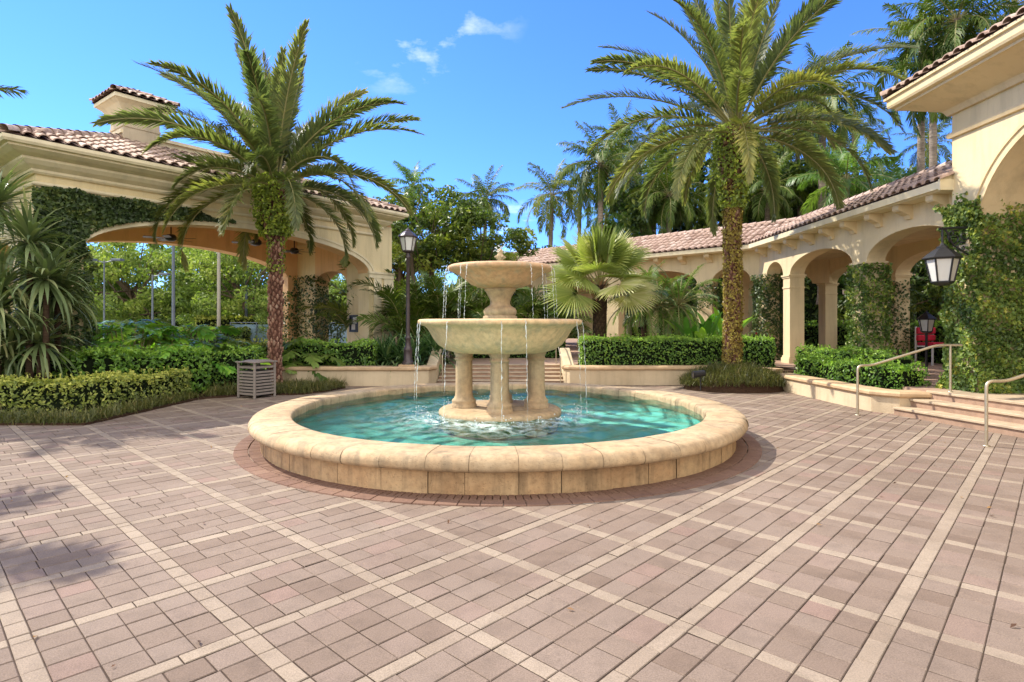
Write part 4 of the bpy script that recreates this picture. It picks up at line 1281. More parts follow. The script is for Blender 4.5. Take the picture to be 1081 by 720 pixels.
# ================================================================== plants
def local(o, L):
    """child built in world coordinates around L: shift its mesh so the thing's origin is its base"""
    o.location = (0, 0, 0)
    return o
def hedge(name, label, path, width, z0, h, mat, dens=420, size=.075, seed=1, cat='hedge', group=None, h2=None, bulge=.05, tbias=0., aspect=.55):
    r = np.random.default_rng(seed)
    P = np.array(path, float)
    for _ in range(3):                      # round the bends
        if len(P) > 2:
            q = [P[0]]
            for a_, b_ in zip(P[:-1], P[1:]):
                q += [a_ * .78 + b_ * .22, a_ * .22 + b_ * .78]
            P = np.array(q + [P[-1]])
    path = P
    seg = np.linalg.norm(np.diff(P, axis=0), axis=1); cum = np.concatenate([[0], np.cumsum(seg)]); Lt = cum[-1]
    h2 = h if h2 is None else h2
    per = 2 * h + width
    n = int(dens * (Lt * per + 2 * width * h))
    s_ = r.uniform(-.0, Lt, n)
    q = r.uniform(0, per, n)
    # ends
    ne = int(dens * width * h)
    s_[:ne] = 0; s_[ne:2 * ne] = Lt
    i = np.clip(np.searchsorted(cum, s_, 'right') - 1, 0, len(seg) - 1)
    T = np.diff(P, axis=0)[i] / seg[i][:, None]
    c = P[i] + T * (s_ - cum[i])[:, None]
    Nl = np.stack([-T[:, 1], T[:, 0]], 1)
    hh = h + (h2 - h) * s_ / Lt
    off = np.where(q < h, width / 2, np.where(q < h + width, width / 2 - (q - h), -width / 2))
    zz = np.where(q < h, q, np.where(q < h + width, h, per - q))
    nx = np.where(q < h, 1, np.where(q < h + width, 0, -1.)); nz = np.where((q >= h) & (q < h + width), 1., .25)
    Nn = np.stack([Nl[:, 0] * nx, Nl[:, 1] * nx, nz], 1)
    e = np.arange(n)
    for msk, sg in ((e < ne, -1.), (( e >= ne) & (e < 2 * ne), 1.)):
        k = msk.sum()
        off[msk] = r.uniform(-width / 2, width / 2, k); zz[msk] = r.uniform(0, h, k)
        Nn[msk] = np.concatenate([T[msk] * sg, np.full((k, 1), .2)], 1)
    zz = zz * hh / h
    X = c[:, 0] + Nl[:, 0] * off; Y = c[:, 1] + Nl[:, 1] * off
    # round the top edges and roughen the outline
    ed = np.clip((np.abs(off) - (width / 2 - .10)) / .10, 0, 1) * np.clip((zz - (hh - .12)) / .12, 0, 1)
    lump = bulge * (np.sin(X * 3.1 + Y * 2.3) + np.sin(X * 7.3 - Y * 5.1 + 1) * .6 + np.sin(zz * 9 + X * 4.) * .4)
    dep = r.exponential(.035, n) - .015
    sh = lump - dep - ed * .06
    Pp = np.stack([X, Y, z0 + zz], 1) + Nn / np.linalg.norm(Nn, axis=1)[:, None] * sh[:, None]
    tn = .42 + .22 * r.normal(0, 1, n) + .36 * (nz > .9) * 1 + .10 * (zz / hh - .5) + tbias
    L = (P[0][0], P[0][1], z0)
    t = thing(name, label, cat, L, group)
    m = MB()
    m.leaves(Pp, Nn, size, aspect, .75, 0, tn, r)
    # stray shoots on top
    k = int(Lt * 16)
    ss = r.uniform(0, Lt, k); ii = np.clip(np.searchsorted(cum, ss, 'right') - 1, 0, len(seg) - 1)
    TT = np.diff(P, axis=0)[ii] / seg[ii][:, None]; cc = P[ii] + TT * (ss - cum[ii])[:, None]
    oo = r.uniform(-width / 2, width / 2, k)
    for a in range(3):
        Q = np.stack([cc[:, 0] - TT[:, 1] * oo, cc[:, 1] + TT[:, 0] * oo, z0 + h + (h2 - h) * ss / Lt + .03 + .028 * a + r.uniform(0, .02, k)], 1)
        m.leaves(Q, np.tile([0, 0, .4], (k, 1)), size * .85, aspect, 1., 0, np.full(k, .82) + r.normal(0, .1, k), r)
    local(m.build('foliage', mat, t, L), L)
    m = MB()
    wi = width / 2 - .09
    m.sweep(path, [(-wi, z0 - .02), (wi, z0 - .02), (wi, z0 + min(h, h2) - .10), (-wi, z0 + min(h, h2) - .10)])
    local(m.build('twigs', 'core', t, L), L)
    return t
def blades(m, pts, L, wd, r, lean=1.12, mat=0, tb=.45):
    """arching grass blades, three points each"""
    n = len(pts)
    az = r.uniform(0, 2 * math.pi, n); ln = L * r.uniform(.6, 1.25, n); le = np.abs(r.normal(lean, .40, n))
    d = np.stack([np.cos(az), np.sin(az)], 1); S = np.stack([-d[:, 1], d[:, 0], np.zeros(n)], 1)
    P0 = pts
    a1 = le * .5; a2 = le * 1.5
    P1 = P0 + np.stack([d[:, 0] * np.sin(a1), d[:, 1] * np.sin(a1), np.cos(a1)], 1) * (ln * .5)[:, None]
    P2 = P1 + np.stack([d[:, 0] * np.sin(a2), d[:, 1] * np.sin(a2), np.cos(a2)], 1) * (ln * .5)[:, None]
    w_ = wd * .5
    v = np.stack([P0 - S * w_, P0 + S * w_, P1 + S * w_, P1 - S * w_, P2], 1).reshape(-1, 3)
    i = np.arange(n)[:, None] * 5
    tn = np.clip(tb + r.normal(0, .2, n), 0, 1)
    k0 = m.n
    m.add(v, i + np.array([[0, 1, 2, 3]]), mat, np.clip(np.repeat(tn, 5) + np.tile([-.1, -.1, .05, .05, .15], n), 0, 1))
    m.F.append((i + np.array([[3, 2, 4]]) + k0, mat, False))
def poly_points(poly, n, r):
    P = np.array(poly); lo = P.min(0); hi = P.max(0); out = []
    while len(out) < n:
        q = r.uniform(lo, hi, (n * 2, 2))
        ins = np.zeros(len(q), bool); j = len(P) - 1
        for i in range(len(P)):
            c = ((P[i, 1] > q[:, 1]) != (P[j, 1] > q[:, 1])) & (q[:, 0] < (P[j, 0] - P[i, 0]) * (q[:, 1] - P[i, 1]) / (P[j, 1] - P[i, 1] + 1e-12) + P[i, 0])
            ins ^= c; j = i
        out += list(q[ins])
    return np.array(out[:n])
def groundcover(name, label, poly, dens, L, seed, hfun=None, wd=.011, tb=.45, cat='ground cover'):
    r = np.random.default_rng(seed)
    P = np.array(poly); area = abs(sum(P[i - 1][0] * P[i][1] - P[i][0] * P[i - 1][1] for i in range(len(P)))) / 2
    n = int(area * dens)
    q = poly_points(poly, n, r)
    z = np.zeros(n) if hfun is None else hfun(q[:, 0], q[:, 1])
    m = MB()
    blades(m, np.stack([q[:, 0], q[:, 1], z], 1), L, wd, r, tb=tb)
    # mulch under the tufts
    if hfun is None:
        slab(m, [tuple(p) for p in poly], -.02, .035, 1)
    o = m.build(name, ['liriope', 'soil'])
    return tag(o, label, cat, kind='stuff')

# ---- left front bed
m_ = MB(); slab(m_, [(-7.08, 9.72), (-6.95, 12.9), (-5.55, 14.2), (-4.7, 15.66), (-7.3, 15.66), (-7.3, 17), (-11.2, 17), (-14, 13), (-14, 9.72)], -.03, .03)
tag(m_.build('planting_bed', 'soil'), kind='structure')
groundcover('liriope_border', 'low liriope grass border along the paving in front of the left hedges', [(-14, 9.66), (-7.1, 9.66), (-7.02, 13.2), (-7.5, 13.0), (-7.62, 10.35), (-14, 10.3)], 1500, .30, 61)
groundcover('liriope_border', 'low liriope grass patch around the litter bin and left date palm', [(-6.95, 13.2), (-6.2, 13.6), (-5.0, 13.75), (-4.55, 14.4), (-4.35, 15.2), (-4.6, 15.66), (-6.8, 15.66), (-7.3, 14.2)], 1300, .34, 62)
hedge('hedge', 'low yellow-green clipped hedge in front of the taller green hedge, at left', [(-14, 10.75), (-8.9, 10.75), (-7.95, 11.35), (-7.62, 13.3)], .62, .02, .66, 'hedgeyellow', 760, .075, 71, h2=.60)
hedge('hedge', 'taller bright green leafy hedge behind the yellow-green hedge, at left', [(-14, 12.0), (-9.2, 12.0), (-8.5, 13.3), (-7.55, 14.25)], .95, .02, 1.16, 'hedgebright', 480, .105, 72, h2=1.02)
hedge('hedge', 'dark green hedge end behind the litter bin', [(-7.9, 14.6), (-6.45, 14.75)], .8, .02, 1.0, 'hedge', 480, .085, 73)
hedge('hedge', 'clipped hedge with yellowing top behind the left palm trunk', [(-8.2, 17.0), (-7.3, 17.0), (-6.85, 16.9)], .7, .02, 1.12, 'hedgeyellow', 420, .085, 74, tbias=-.25)
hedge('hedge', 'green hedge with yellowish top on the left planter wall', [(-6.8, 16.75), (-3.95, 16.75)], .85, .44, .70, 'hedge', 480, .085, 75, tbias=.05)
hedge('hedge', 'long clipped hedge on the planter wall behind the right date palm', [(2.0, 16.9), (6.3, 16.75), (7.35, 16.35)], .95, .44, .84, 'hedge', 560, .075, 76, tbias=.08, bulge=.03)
hedge('hedge', 'rounded low hedge in the curved planter nearest the entrance steps', [(7.62, 15.0), (7.68, 13.5), (7.75, 12.1), (7.95, 11.5)], .66, .38, .46, 'hedgebright', 620, .07, 77, tbias=.02, bulge=.06)
hedge('hedge', 'second low hedge close under the arcade pillars', [(8.22, 16.4), (8.25, 14.5), (8.28, 12.3)], .5, .40, .62, 'hedge', 520, .07, 78, tbias=.1, bulge=.06)

# ---- date palms
def mound(c, rx, ry, h):
    return lambda x, y: h * np.clip(1 - ((x - c[0]) / rx) ** 2 - ((y - c[1]) / ry) ** 2, 0, 1) ** .8
def date_palm(label, loc, H, rt, seed, vine, lean=(0, 0), nf=64, FL=4.2, headr=.42, headz=1.5, yellow=.0, up=9, elow=-16):
    r = np.random.default_rng(seed)
    t = thing('date_palm', label, 'palm tree', loc)
    m = MB()
    zs = np.linspace(-.1, H, 26)
    path = np.stack([lean[0] * (np.maximum(zs, 0) / H) ** 1.3 + .03 * np.sin(zs * 1.1), lean[1] * (zs / H) + .02 * np.cos(zs), zs], 1)
    def rad(z):
        base = rt * (1 + .45 * math.exp(-max(z, 0) / .35))
        k = min(1, max(0, (z - (H - headz)) / (headz * .45))); k = k * k * (3 - 2 * k)
        return base + (headr - rt) * k * (1 if z < H - .15 else .8)
    m.tube(path, [rad(z) for z in zs], 18, 0, .12)
    # leaf boots in a spiral
    nb = int(H / .0125)
    for k in range(nb):
        z = .05 + (H - .1) * k / nb
        a = k * 2.39996 + r.normal(0, .06)
        px_ = np.interp(z, zs, path[:, 0]); py_ = np.interp(z, zs, path[:, 1])
        R0 = rad(z); d = np.array([math.cos(a), math.sin(a), 0]); S = np.array([-d[1], d[0], 0])
        wd = R0 * .34 * r.uniform(.8, 1.15); hh = .10 * r.uniform(.8, 1.25); o = .035 * r.uniform(.5, 1.6) * (1.6 if z > H - headz else 1)
        b = np.array([px_, py_, z]) + d * (R0 - .012)
        tip = b + d * o * 1.3 + np.array([0, 0, hh * .62])
        v = [b - S * wd, b - np.array([0, 0, hh]), b + S * wd, tip, b + np.array([0, 0, hh * .8]), b + d * o - np.array([0, 0, hh * .55])]
        q = r.normal(.45, .14)
        m.add(v, [(0, 5, 3), (5, 2, 3), (0, 1, 5), (1, 2, 5), (0, 3, 4), (3, 2, 4)], 0, np.clip([q - .2, q - .3, q - .2, q + .45, q, q + .15], 0, 1))
    m.build('trunk', 'datebark', t)
    # vine leaves on the trunk
    for (z0, z1, n, mt, size, bulk) in vine:
        m2 = MB()
        z = r.uniform(z0, z1, n)
        a = r.uniform(0, 2 * math.pi, n)
        # leave irregular bare patches
        keep = (np.sin(a * 2 + z * 3.1) + np.sin(a * 3 - z * 5.3 + 1.) + r.normal(0, .8, n)) > -1.0
        z = z[keep]; a = a[keep]; n = len(z)
        R0 = np.array([rad(q) for q in z]) + np.where(z > H - headz, .10, .045) + np.abs(r.normal(0, bulk, n))
        P = np.stack([np.interp(z, zs, path[:, 0]) + R0 * np.cos(a), np.interp(z, zs, path[:, 1]) + R0 * np.sin(a), z], 1)
        m2.leaves(P, np.stack([np.cos(a), np.sin(a), np.full(n, .3)], 1), size, .6, .6, 0, np.clip(r.normal(.5, .26, n), 0, 1), r)
        m2.build('creeper', mt, t)
    # crown
    m3 = MB()
    top = path[-1]
    for k in range(nf):
        f = (k + .5) / nf
        az = k * 2.39996 + r.normal(0, .12)
        el = R(86 - (86 - elow) * f ** 1.0) + r.normal(0, .06)
        L = FL * (.80 + .22 * math.sin(math.pi * min(1, f * 1.1 + .1))) * r.uniform(.9, 1.06)
        dr = R(20 + 66 * min(1, f * 1.35)) * r.uniform(.65, 1.25)
        if k < up:
            dr = R(r.uniform(4, 16)); L *= .87
        br = .10 + .14 * f
        base = (top[0] + br * math.cos(az), top[1] + br * math.sin(az), top[2] + .18 - .42 * f)
        tn = .42 + .12 * r.normal() + yellow * (f > .55) * r.uniform(0, 1) + .06 * (f < .3)
        m3.frond(base, az, el, L, dr, nl=150, ll=.45, lw=.038, lift=.5, mat=0, rmat=1, tint=tn, t0=.15, hang=.16, rr=.030, r=r, pw=1.35, side=r.normal(0, .16), a0=58, a1=22)
    m3.build('crown', ['datefrond', 'rachis'], t)
    return t
PALM_L = date_palm('left date palm with reddish trunk and green creeper under its crown', (-6.15, 15.1, 0), 5.4, .155, 101,
          [(3.95, 5.5, 3800, 'vinegreen', .11, .07), (3.0, 4.0, 420, 'vinegreen', .08, .02)], (-.0, 0), 54, 3.95, .33, 1.55, .18, elow=-3)
date_palm('taller right date palm with golden creeper all over its trunk', (5.72, 15.2, 0), 6.85, .165, 107,
          [(.3, 5.3, 7500, 'vinegold', .078, .02), (4.7, 6.85, 3600, 'vinegreen', .11, .07)], (.12, 0), 56, 4.5, .36, 1.8, .32, elow=-8)
PALM_L.rotation_euler.z = 1.8
hR = mound((5.72, 15.0), 1.45, 1.1, .50)
groundcover('liriope_mound', 'grassy liriope mound round the foot of the right date palm', [(5.72 + 1.36 * math.cos(a), 15.0 + .98 * math.sin(a)) for a in np.linspace(0, 6.283, 24)[:-1]], 1500, .34, 63, hR, tb=.42)
g = MB()
n_ = 28
vs = []
for i in range(8):
    rr_ = i / 7
    for a in np.linspace(0, 2 * math.pi, n_, endpoint=False):
        x = 5.72 + 1.30 * rr_ * math.cos(a); y = 15.0 + .95 * rr_ * math.sin(a)
        vs.append((x, y, .03 + float(hR(np.array([x]), np.array([y]))[0]) - (.20 if i == 7 else 0)))
g.add(vs, np.array([(i * n_ + j, i * n_ + (j + 1) % n_, (i + 1) * n_ + (j + 1) % n_, (i + 1) * n_ + j) for i in range(7) for j in range(n_)]), 0, .5, True)
tag(g.build('mulch_mound', 'soil'), kind='structure')

# ---- generic pinnate palms (prototypes copied about)
def pinnate_palm(name, label, cat, loc, H, rt, seed, nf, FL, frm, bark, droop=(40, 95), hang=.9, ll=.62, lw=.045, lean=0., lift=.1, nl=48, e0=82, e1=-38, group=None, shaft=False, curve=0.):
    r = np.random.default_rng(seed)
    t = thing(name, label, cat, loc, group)
    m = MB()
    zs = np.linspace(-.1, H, 22); az0 = r.uniform(0, 6.28)
    path = np.stack([lean * math.cos(az0) * (np.maximum(zs, 0) / H) ** 1.6, lean * math.sin(az0) * (np.maximum(zs, 0) / H) ** 1.6, zs], 1)
    rd = rt * (1 + .5 * np.exp(-np.maximum(zs, 0) / .4)) * (1 - .25 * zs / H) * (1 + r.normal(0, .03, 22))
    m.tube(path, rd, 12, 0, np.clip(r.normal(.5, .2, 22), 0, 1))
    for k in range(int(H / .16)):
        z = .1 + k * .16
        x = np.interp(z, zs, path[:, 0]); y = np.interp(z, zs, path[:, 1]); q = np.interp(z, zs, rd)
        m.lathe([(q * .98, -.02), (q * 1.05, 0), (q * .98, .03)], (x, y, z), 12, 0, float(r.uniform(.2, .8)))
    m.build('trunk', bark, t)
    m = MB()
    top = path[-1]
    if shaft:
        m.tube([top + np.array([0, 0, q]) for q in (-.1, .3, .7, 1.0)], [rt * .95, rt * .9, rt * .7, rt * .3], 10, 1, .6)
        top = top + np.array([0, 0, .75])
    for k in range(nf):
        f = (k + .5) / nf
        az = k * 2.39996 + r.normal(0, .15)
        el = R(e0 + (e1 - e0) * f) + r.normal(0, .08)
        m.frond((top[0] + .06 * math.cos(az), top[1] + .06 * math.sin(az), top[2] - .15 * f), az, el, FL * r.uniform(.85, 1.08), R(droop[0] + (droop[1] - droop[0]) * min(1, f * 1.5)) * r.uniform(.8, 1.2),
                nl=nl, ll=ll, lw=lw, lift=lift, tint=.46 + .16 * r.normal(), t0=.14, hang=hang, rr=.028, r=r, pw=1.25, side=r.normal(0, .2), a0=70, a1=28)
    m.build('crown', [frm, 'rachis'], t)
    return t
# coconut palms standing behind the arcade
cocoA = pinnate_palm('coconut_palm', 'coconut palm with bare sky round its crown, just right of the fountain top', 'palm tree', (0, 0, 0), 9.6, .17, 201, 22, 2.9, 'cocofrond', 'cocobark', lean=.3, group='palms behind the arcade')
cocoB = pinnate_palm('coconut_palm', 'dark dense palm between the lone coconut palm and the right date palm', 'palm tree', (0, 0, 0), 9.2, .18, 202, 30, 2.8, 'darkfrond', 'cocobark', hang=1.1, ll=.7, group='palms behind the arcade')
cocoC = pinnate_palm('royal_palm', 'bright green palm crown showing above the arcade roof, left of the portico', 'palm tree', (0, 0, 0), 8.4, .17, 203, 20, 2.9, 'brightfrond', 'cocobark', hang=1.0, ll=.8, lw=.06, group='palms behind the arcade', shaft=True)
def put(root, u, v, Y, H, first=False, label=None, rz=0., sc_=1.):
    p = px(u, v, Y)
    s_ = sc_
    z = p[2] - H * s_
    if first:
        root.location = (p[0], p[1], z); root.rotation_euler = (0, 0, rz); root.scale = (s_,) * 3
        return root
    return dup(root, (p[0], p[1], z), rz, s_, label, 'palms behind the arcade')
put(cocoA, 579, 205, 37, 9.6, True, rz=.6)
put(cocoB, 634, 172, 35, 9.2, True, rz=1.0, sc_=1.12)
put(cocoC, 893, 190, 29, 9.1, True, rz=.3, sc_=1.0)
put(cocoB, 672, 188, 40, 9.2, label='dark palm half hidden behind the drooping left fronds of the right date palm', rz=2.2, sc_=1.1)
put(cocoB, 706, 205, 33, 9.2, label='dark shaggy palm directly left of the right date palm trunk', rz=3.4, sc_=.95)
put(cocoA, 742, 150, 38, 9.6, label='reddish-trunked palm seen just left of the creeper-covered trunk', rz=4.0, sc_=1.1)
put(cocoB, 810, 200, 34, 9.2, label='dark palm just right of the creeper-covered trunk above the arcade roof', rz=.4, sc_=1.0)
put(cocoB, 868, 105, 33, 9.2, label='tall dark drooping palm whose fronds touch the right date palm crown', rz=1.5, sc_=1.25)
put(cocoA, 846, 130, 36, 9.6, label='slim-trunked palm mixed into the right fronds of the right date palm', rz=2.6, sc_=1.0)
put(cocoC, 938, 205, 33, 9.1, label='second bright palm crown, low beside the portico wall', rz=2.0, sc_=.9)
put(cocoA, 972, 42, 27, 9.6, label='very tall thin palm rising beside the portico eave', rz=.9, sc_=1.0)
put(cocoB, 1010, 20, 24, 9.2, label='dense palm crown above the portico roof at the top right corner', rz=2.9, sc_=1.0)
put(cocoA, 1062, 8, 26, 9.6, label='palm crown peeping over the portico roof at the right edge', rz=5.1, sc_=1.0)
put(cocoC, 436, 196, 34, 9.1, label='small pale palm poking above the leafy trees behind the lamp post', rz=1.2, sc_=.62)
put(cocoB, 512, 210, 33, 9.2, label='dark palm poking above the leafy trees left of the fountain finial', rz=.1, sc_=.72)
put(cocoB, 775, 225, 42, 9.2, label='far dark palm low behind the arcade roof and date palm trunk', rz=5.0, sc_=1.0)
put(cocoC, 640, 225, 45, 9.1, label='low bright palm seen between dark palms over the arcade roof', rz=4.4, sc_=1.0)
put(cocoA, 985, 150, 40, 9.6, label='distant palm in the gap between arcade roof and portico', rz=3.0, sc_=.8)

# palms outside the frame on the left whose fronds reach in and shade the paving
edge = pinnate_palm('thatch_palm', 'slender palm whose dark frond tips reach in at the upper left edge', 'palm tree', (-12.8, 12.3, 0), 6.1, .13, 211, 20, 2.3, 'cocofrond', 'cocobark', hang=.5, ll=.55, lw=.05, group='slender palms at the left')
dup(edge, (-10.6, 6.85, 0), 2.1, 1.0, 'palm beside the paving that casts the frond shadow at lower left', 'slender palms at the left')

# ---- fan palm and small palms behind the long hedge
def fan_palm():
    r = np.random.default_rng(301)
    t = thing('fan_palm', 'silvery green fan palm with stiff round leaves above the long hedge', 'palm tree', (2.62, 17.4, .44))
    m = MB()
    zs = np.linspace(-.1, 2.4, 12)
    m.tube(np.stack([.03 * np.sin(zs), 0 * zs, zs], 1), .17 + .05 * np.clip(zs - 1.2, 0, 1) + r.normal(0, .01, 12), 12, 0, .25)
    for k in range(150):
        z = .1 + 1.95 * k / 150; a = k * 2.4
        d = np.array([math.cos(a), math.sin(a), 0]); S = np.array([-d[1], d[0], 0]); b = d * .165 + np.array([0, 0, z]); o = .05 + .05 * (z > 1.4)
        m.add([b - S * .07, b + S * .07, b + d * o + np.array([0, 0, .16]), b + d * .01 - np.array([0, 0, .05])], [(0, 1, 2), (0, 3, 1)], 0, [.2, .2, .9, .1])
    m.build('trunk', 'darkbark', t)
    m = MB()
    nf = 27
    for k in range(nf):
        f = (k + .5) / nf
        az = k * 2.39996 + r.normal(0, .12); el = R(88 - 92 * f) + r.normal(0, .09)
        L = r.uniform(.85, 1.2)
        d = np.array([math.cos(el) * math.cos(az), math.cos(el) * math.sin(az), math.sin(el)])
        b = np.array([0, 0, 2.4 - .25 * f])
        P = [b, b + d * L * .5, b + d * L + np.array([0, 0, -.08 * (1 - f)])]
        m.tube(P, [.028, .02, .014], 5, 1, .6, cap=False)
        ax = d * .9 + np.array([0, 0, -.30 * (f > .45) - .05])
        up = np.array([-math.sin(el) * math.cos(az), -math.sin(el) * math.sin(az) - .55, math.cos(el)]) + r.normal(0, .35, 3)
        m.fan(P[-1], ax, up, r.uniform(.92, 1.15), R(235), 36, 0, float(np.clip(.46 + .14 * r.normal() + .42 * (f > .5) * (math.cos(az) > .0) * r.uniform(.3, 1), 0, 1)), .05, r)
    m.build('crown', ['fanfrond', 'rachis'], t)
    # woolly orange leaf bases
    m = MB()
    for k in range(60):
        a = k * 2.4; z = 1.85 + .55 * (k % 20) / 20
        d = np.array([math.cos(a), math.sin(a), 0])
        m.tube([d * .12 + np.array([0, 0, z]), d * .26 + np.array([0, 0, z + .2])], [.03, .015], 5, 0, .7)
    m.build('leaf_bases', M['fibre'], t)
M['fibre'] = plain('orange_palm_fibre', (.40, .24, .12), .9, .1, var=.4, scale=25)
fan_palm()
pyg = pinnate_palm('pygmy_date_palm', 'small feathery palm nearest the fan palm, above the long hedge', 'palm tree', (4.15, 18.3, .44), 2.0, .10, 311, 26, 1.55, 'brightfrond', 'darkbark', hang=.35, ll=.24, lw=.018, nl=44, group='small feathery palms')
dup(pyg, (4.75, 18.7, .44), 1.3, .95, 'small feathery palm, middle of three, its trunk leaning beside a pale post', 'small feathery palms')
dup(pyg, (5.25, 18.3, .44), 2.7, .95, 'small feathery palm closest to the right date palm trunk', 'small feathery palms')

def paddle_clump(name, label, loc, n, L, wd, mat, seed, cat='plant', group=None, sp=.35):
    r = np.random.default_rng(seed)
    t = thing(name, label, cat, loc, group)
    m = MB()
    for k in range(n):
        az = r.uniform(0, 6.28); el = R(r.uniform(52, 86)); l = L * r.uniform(.7, 1.15)
        d = np.array([math.cos(el) * math.cos(az), math.cos(el) * math.sin(az), math.sin(el)])
        b = np.array([r.normal(0, sp * .6), r.normal(0, sp * .4), 0])
        m.tube([b, b + d * l * .5], [.018, .010], 5, 1, .5, cap=False)
        e = b + d * l * .5
        tn = np.clip(r.normal(.5, .22), 0, 1)
        # blade folded along the midrib
        S = np.array([-math.sin(az), math.cos(az), 0]); q = 8
        tt = np.linspace(0, 1, q); ee = el - R(35) * tt ** 1.6
        dd = np.stack([np.cos(ee) * math.cos(az), np.cos(ee) * math.sin(az), np.sin(ee)], 1)
        P = np.concatenate([[[0, 0, 0]], np.cumsum(dd[:-1] * (l * .55 / (q - 1)), 0)]) + e
        wv = wd * np.sin(np.pi * np.clip(tt * .93 + .05, 0, 1)) ** .7 * .5
        U = np.cross(S, dd) * -1
        v = np.concatenate([P - S * wv[:, None] + np.abs(U) * wv[:, None] * .35, P, P + S * wv[:, None] + np.abs(U) * wv[:, None] * .35])
        f = [(i, q + i, q + i + 1, i + 1) for i in range(q - 1)] + [(q + i, 2 * q + i, 2 * q + i + 1, q + i + 1) for i in range(q - 1)]
        m.add(v, np.array(f), 0, tn, True)
    m.build('leaves', [mat, 'rachis'], t)
    return t
bop = paddle_clump('bird_of_paradise', 'upright paddle-leaved plant just left of the right date palm trunk', (5.75, 18.0, .44), 24, 1.55, .24, 'philo', 321, group='paddle-leaved plants')
dup(bop, (6.35, 18.3, .44), 1.9, 1.05, 'upright paddle-leaved plant seen through the arch beside the dark ivy column', 'paddle-leaved plants')
dup(bop, (10.2, 24.5, .45), .9, 1.2, 'paddle-leaved plant in the shade behind the bare arcade pillar', 'paddle-leaved plants')

# ---- strap-leaved shrubs
def strap_shrub(name, label, loc, n, L, wd, mat, seed, stem=0., heads=1, group=None, cat='plant', spread=.3, droop=70, e=(10, 88)):
    r = np.random.default_rng(seed)
    t = thing(name, label, cat, loc, group)
    ms = MB(); m = MB()
    for h in range(heads):
        if stem:
            a = r.uniform(0, 6.28); q = spread * (h > 0)
            hz = stem * (1 if h == 0 else r.uniform(.45, .95))
            top = np.array([q * math.cos(a), q * math.sin(a), hz])
            ms.tube([(0, 0, -.1), (top[0] * .4, top[1] * .4, hz * .5), tuple(top)], [.075, .055, .05], 8, 0, .5)
        else:
            top = np.array([r.normal(0, spread), r.normal(0, spread), .05])
        for k in range(n):
            m.strap(top + r.normal(0, .02, 3), k * 2.39996 + r.normal(0, .2), R(r.uniform(*e)), L * r.uniform(.7, 1.12), wd, R(droop) * r.uniform(.4, 1.3), 0, float(np.clip(r.normal(.42, .2), 0, 1)), 7)
    if stem:
        ms.build('stem', 'darkbark', t)
    m.build('leaves', mat, t)
    return t
agave = strap_shrub('pandanus', 'grey-green pandanus rosette hanging low in front of the left pavilion pier', (-9.05, 11.3, 0), 120, 1.12, .07, 'strapgrey', 331, stem=2.55, heads=1, group='pandanus rosettes at the left', droop=75, e=(-35, 85))
dup(agave, (-9.45, 11.4, .72), 1.0, 1.0, 'grey-green pandanus rosette right above the lowest rosette, with orange dead leaves', 'pandanus rosettes at the left')
dup(agave, (-10.0, 11.25, 1.55), 2.2, .95, 'topmost pandanus rosette at the left edge under the eave', 'pandanus rosettes at the left')
dup(agave, (-9.9, 11.2, -.15), 3.3, 1.0, 'pandanus rosette cut by the left edge of the picture', 'pandanus rosettes at the left')
drac = strap_shrub('dracaena', 'dark strap-leaved shrub at the base of the lamp post, left side', (-3.55, 17.0, .44), 70, 1.15, .055, 'strap', 341, heads=3, spread=.28, group='strap-leaved shrubs by the lamp post', droop=80)
dup(drac, (-2.85, 17.3, .44), 1.2, 1.15, 'dark strap-leaved shrub right of the lamp post beside the stairs', 'strap-leaved shrubs by the lamp post')
dup(drac, (-4.0, 17.4, .44), 2.2, .95, 'strap-leaved shrub between the hedge and the lamp post, behind the others', 'strap-leaved shrubs by the lamp post')
dup(drac, (-2.6, 18.6, .44), 3.0, 1.3, 'strap-leaved shrub farthest back at the top left of the stairs', 'strap-leaved shrubs by the lamp post')
phil = thing('philodendron', 'x', 'plant', (0, 0, 0))
def philodendron(label, loc, seed, n=34, L=.95, mat='philo', group='philodendrons under the arch'):
    r = np.random.default_rng(seed)
    t = thing('philodendron', label, 'plant', loc, group)
    m = MB()
    for k in range(n):
        az = k * 2.39996 + r.normal(0, .2); el = R(r.uniform(18, 82))
        l = L * r.uniform(.7, 1.1)
        d = np.array([math.cos(el) * math.cos(az), math.cos(el) * math.sin(az), math.sin(el)])
        b = np.array([r.normal(0, .12), r.normal(0, .12), .05]); e = b + d * l
        m.tube([b, e], [.016, .010], 5, 1, .5, cap=False)
        m.frond(tuple(e), az, el * .3 - .25, .72 * r.uniform(.8, 1.2), R(40), nl=10, ll=.36, lw=.10, lift=.1, tint=float(np.clip(r.normal(.48, .2), 0, 1)), t0=.0, hang=.3, rr=.008, r=r, a0=80, a1=25)
    m.build('leaves', [mat, 'rachis'], t)
    return t
bpy.data.objects.remove(phil)
ph = philodendron('glossy philodendron nearest the pandanus, under the wide arch', (-9.3, 14.3, .2), 351, n=46, L=1.35)
dup(ph, (-8.3, 15.0, .2), 1.1, 1.0, 'glossy philodendron in the middle of the wide arch', 'philodendrons under the arch')
dup(ph, (-10.6, 15.3, .2), 2.4, 1.1, 'philodendron behind the other two, against the far trees', 'philodendrons under the arch')
ph2 = philodendron('yellow-green philodendron immediately right of the left palm trunk', (-6.1, 16.7, .3), 352, n=30, L=.85, mat='brightfrond', group='yellowish philodendrons')
dup(ph2, (-8.1, 16.0, .2), .7, 1.1, 'yellow-green lacy plant left of the left palm trunk, above the hedge', 'yellowish philodendrons')
dup(ph2, (-8.75, 16.6, .2), 2.7, 1.15, 'yellow-green lacy plant in the right half of the wide arch', 'yellowish philodendrons')
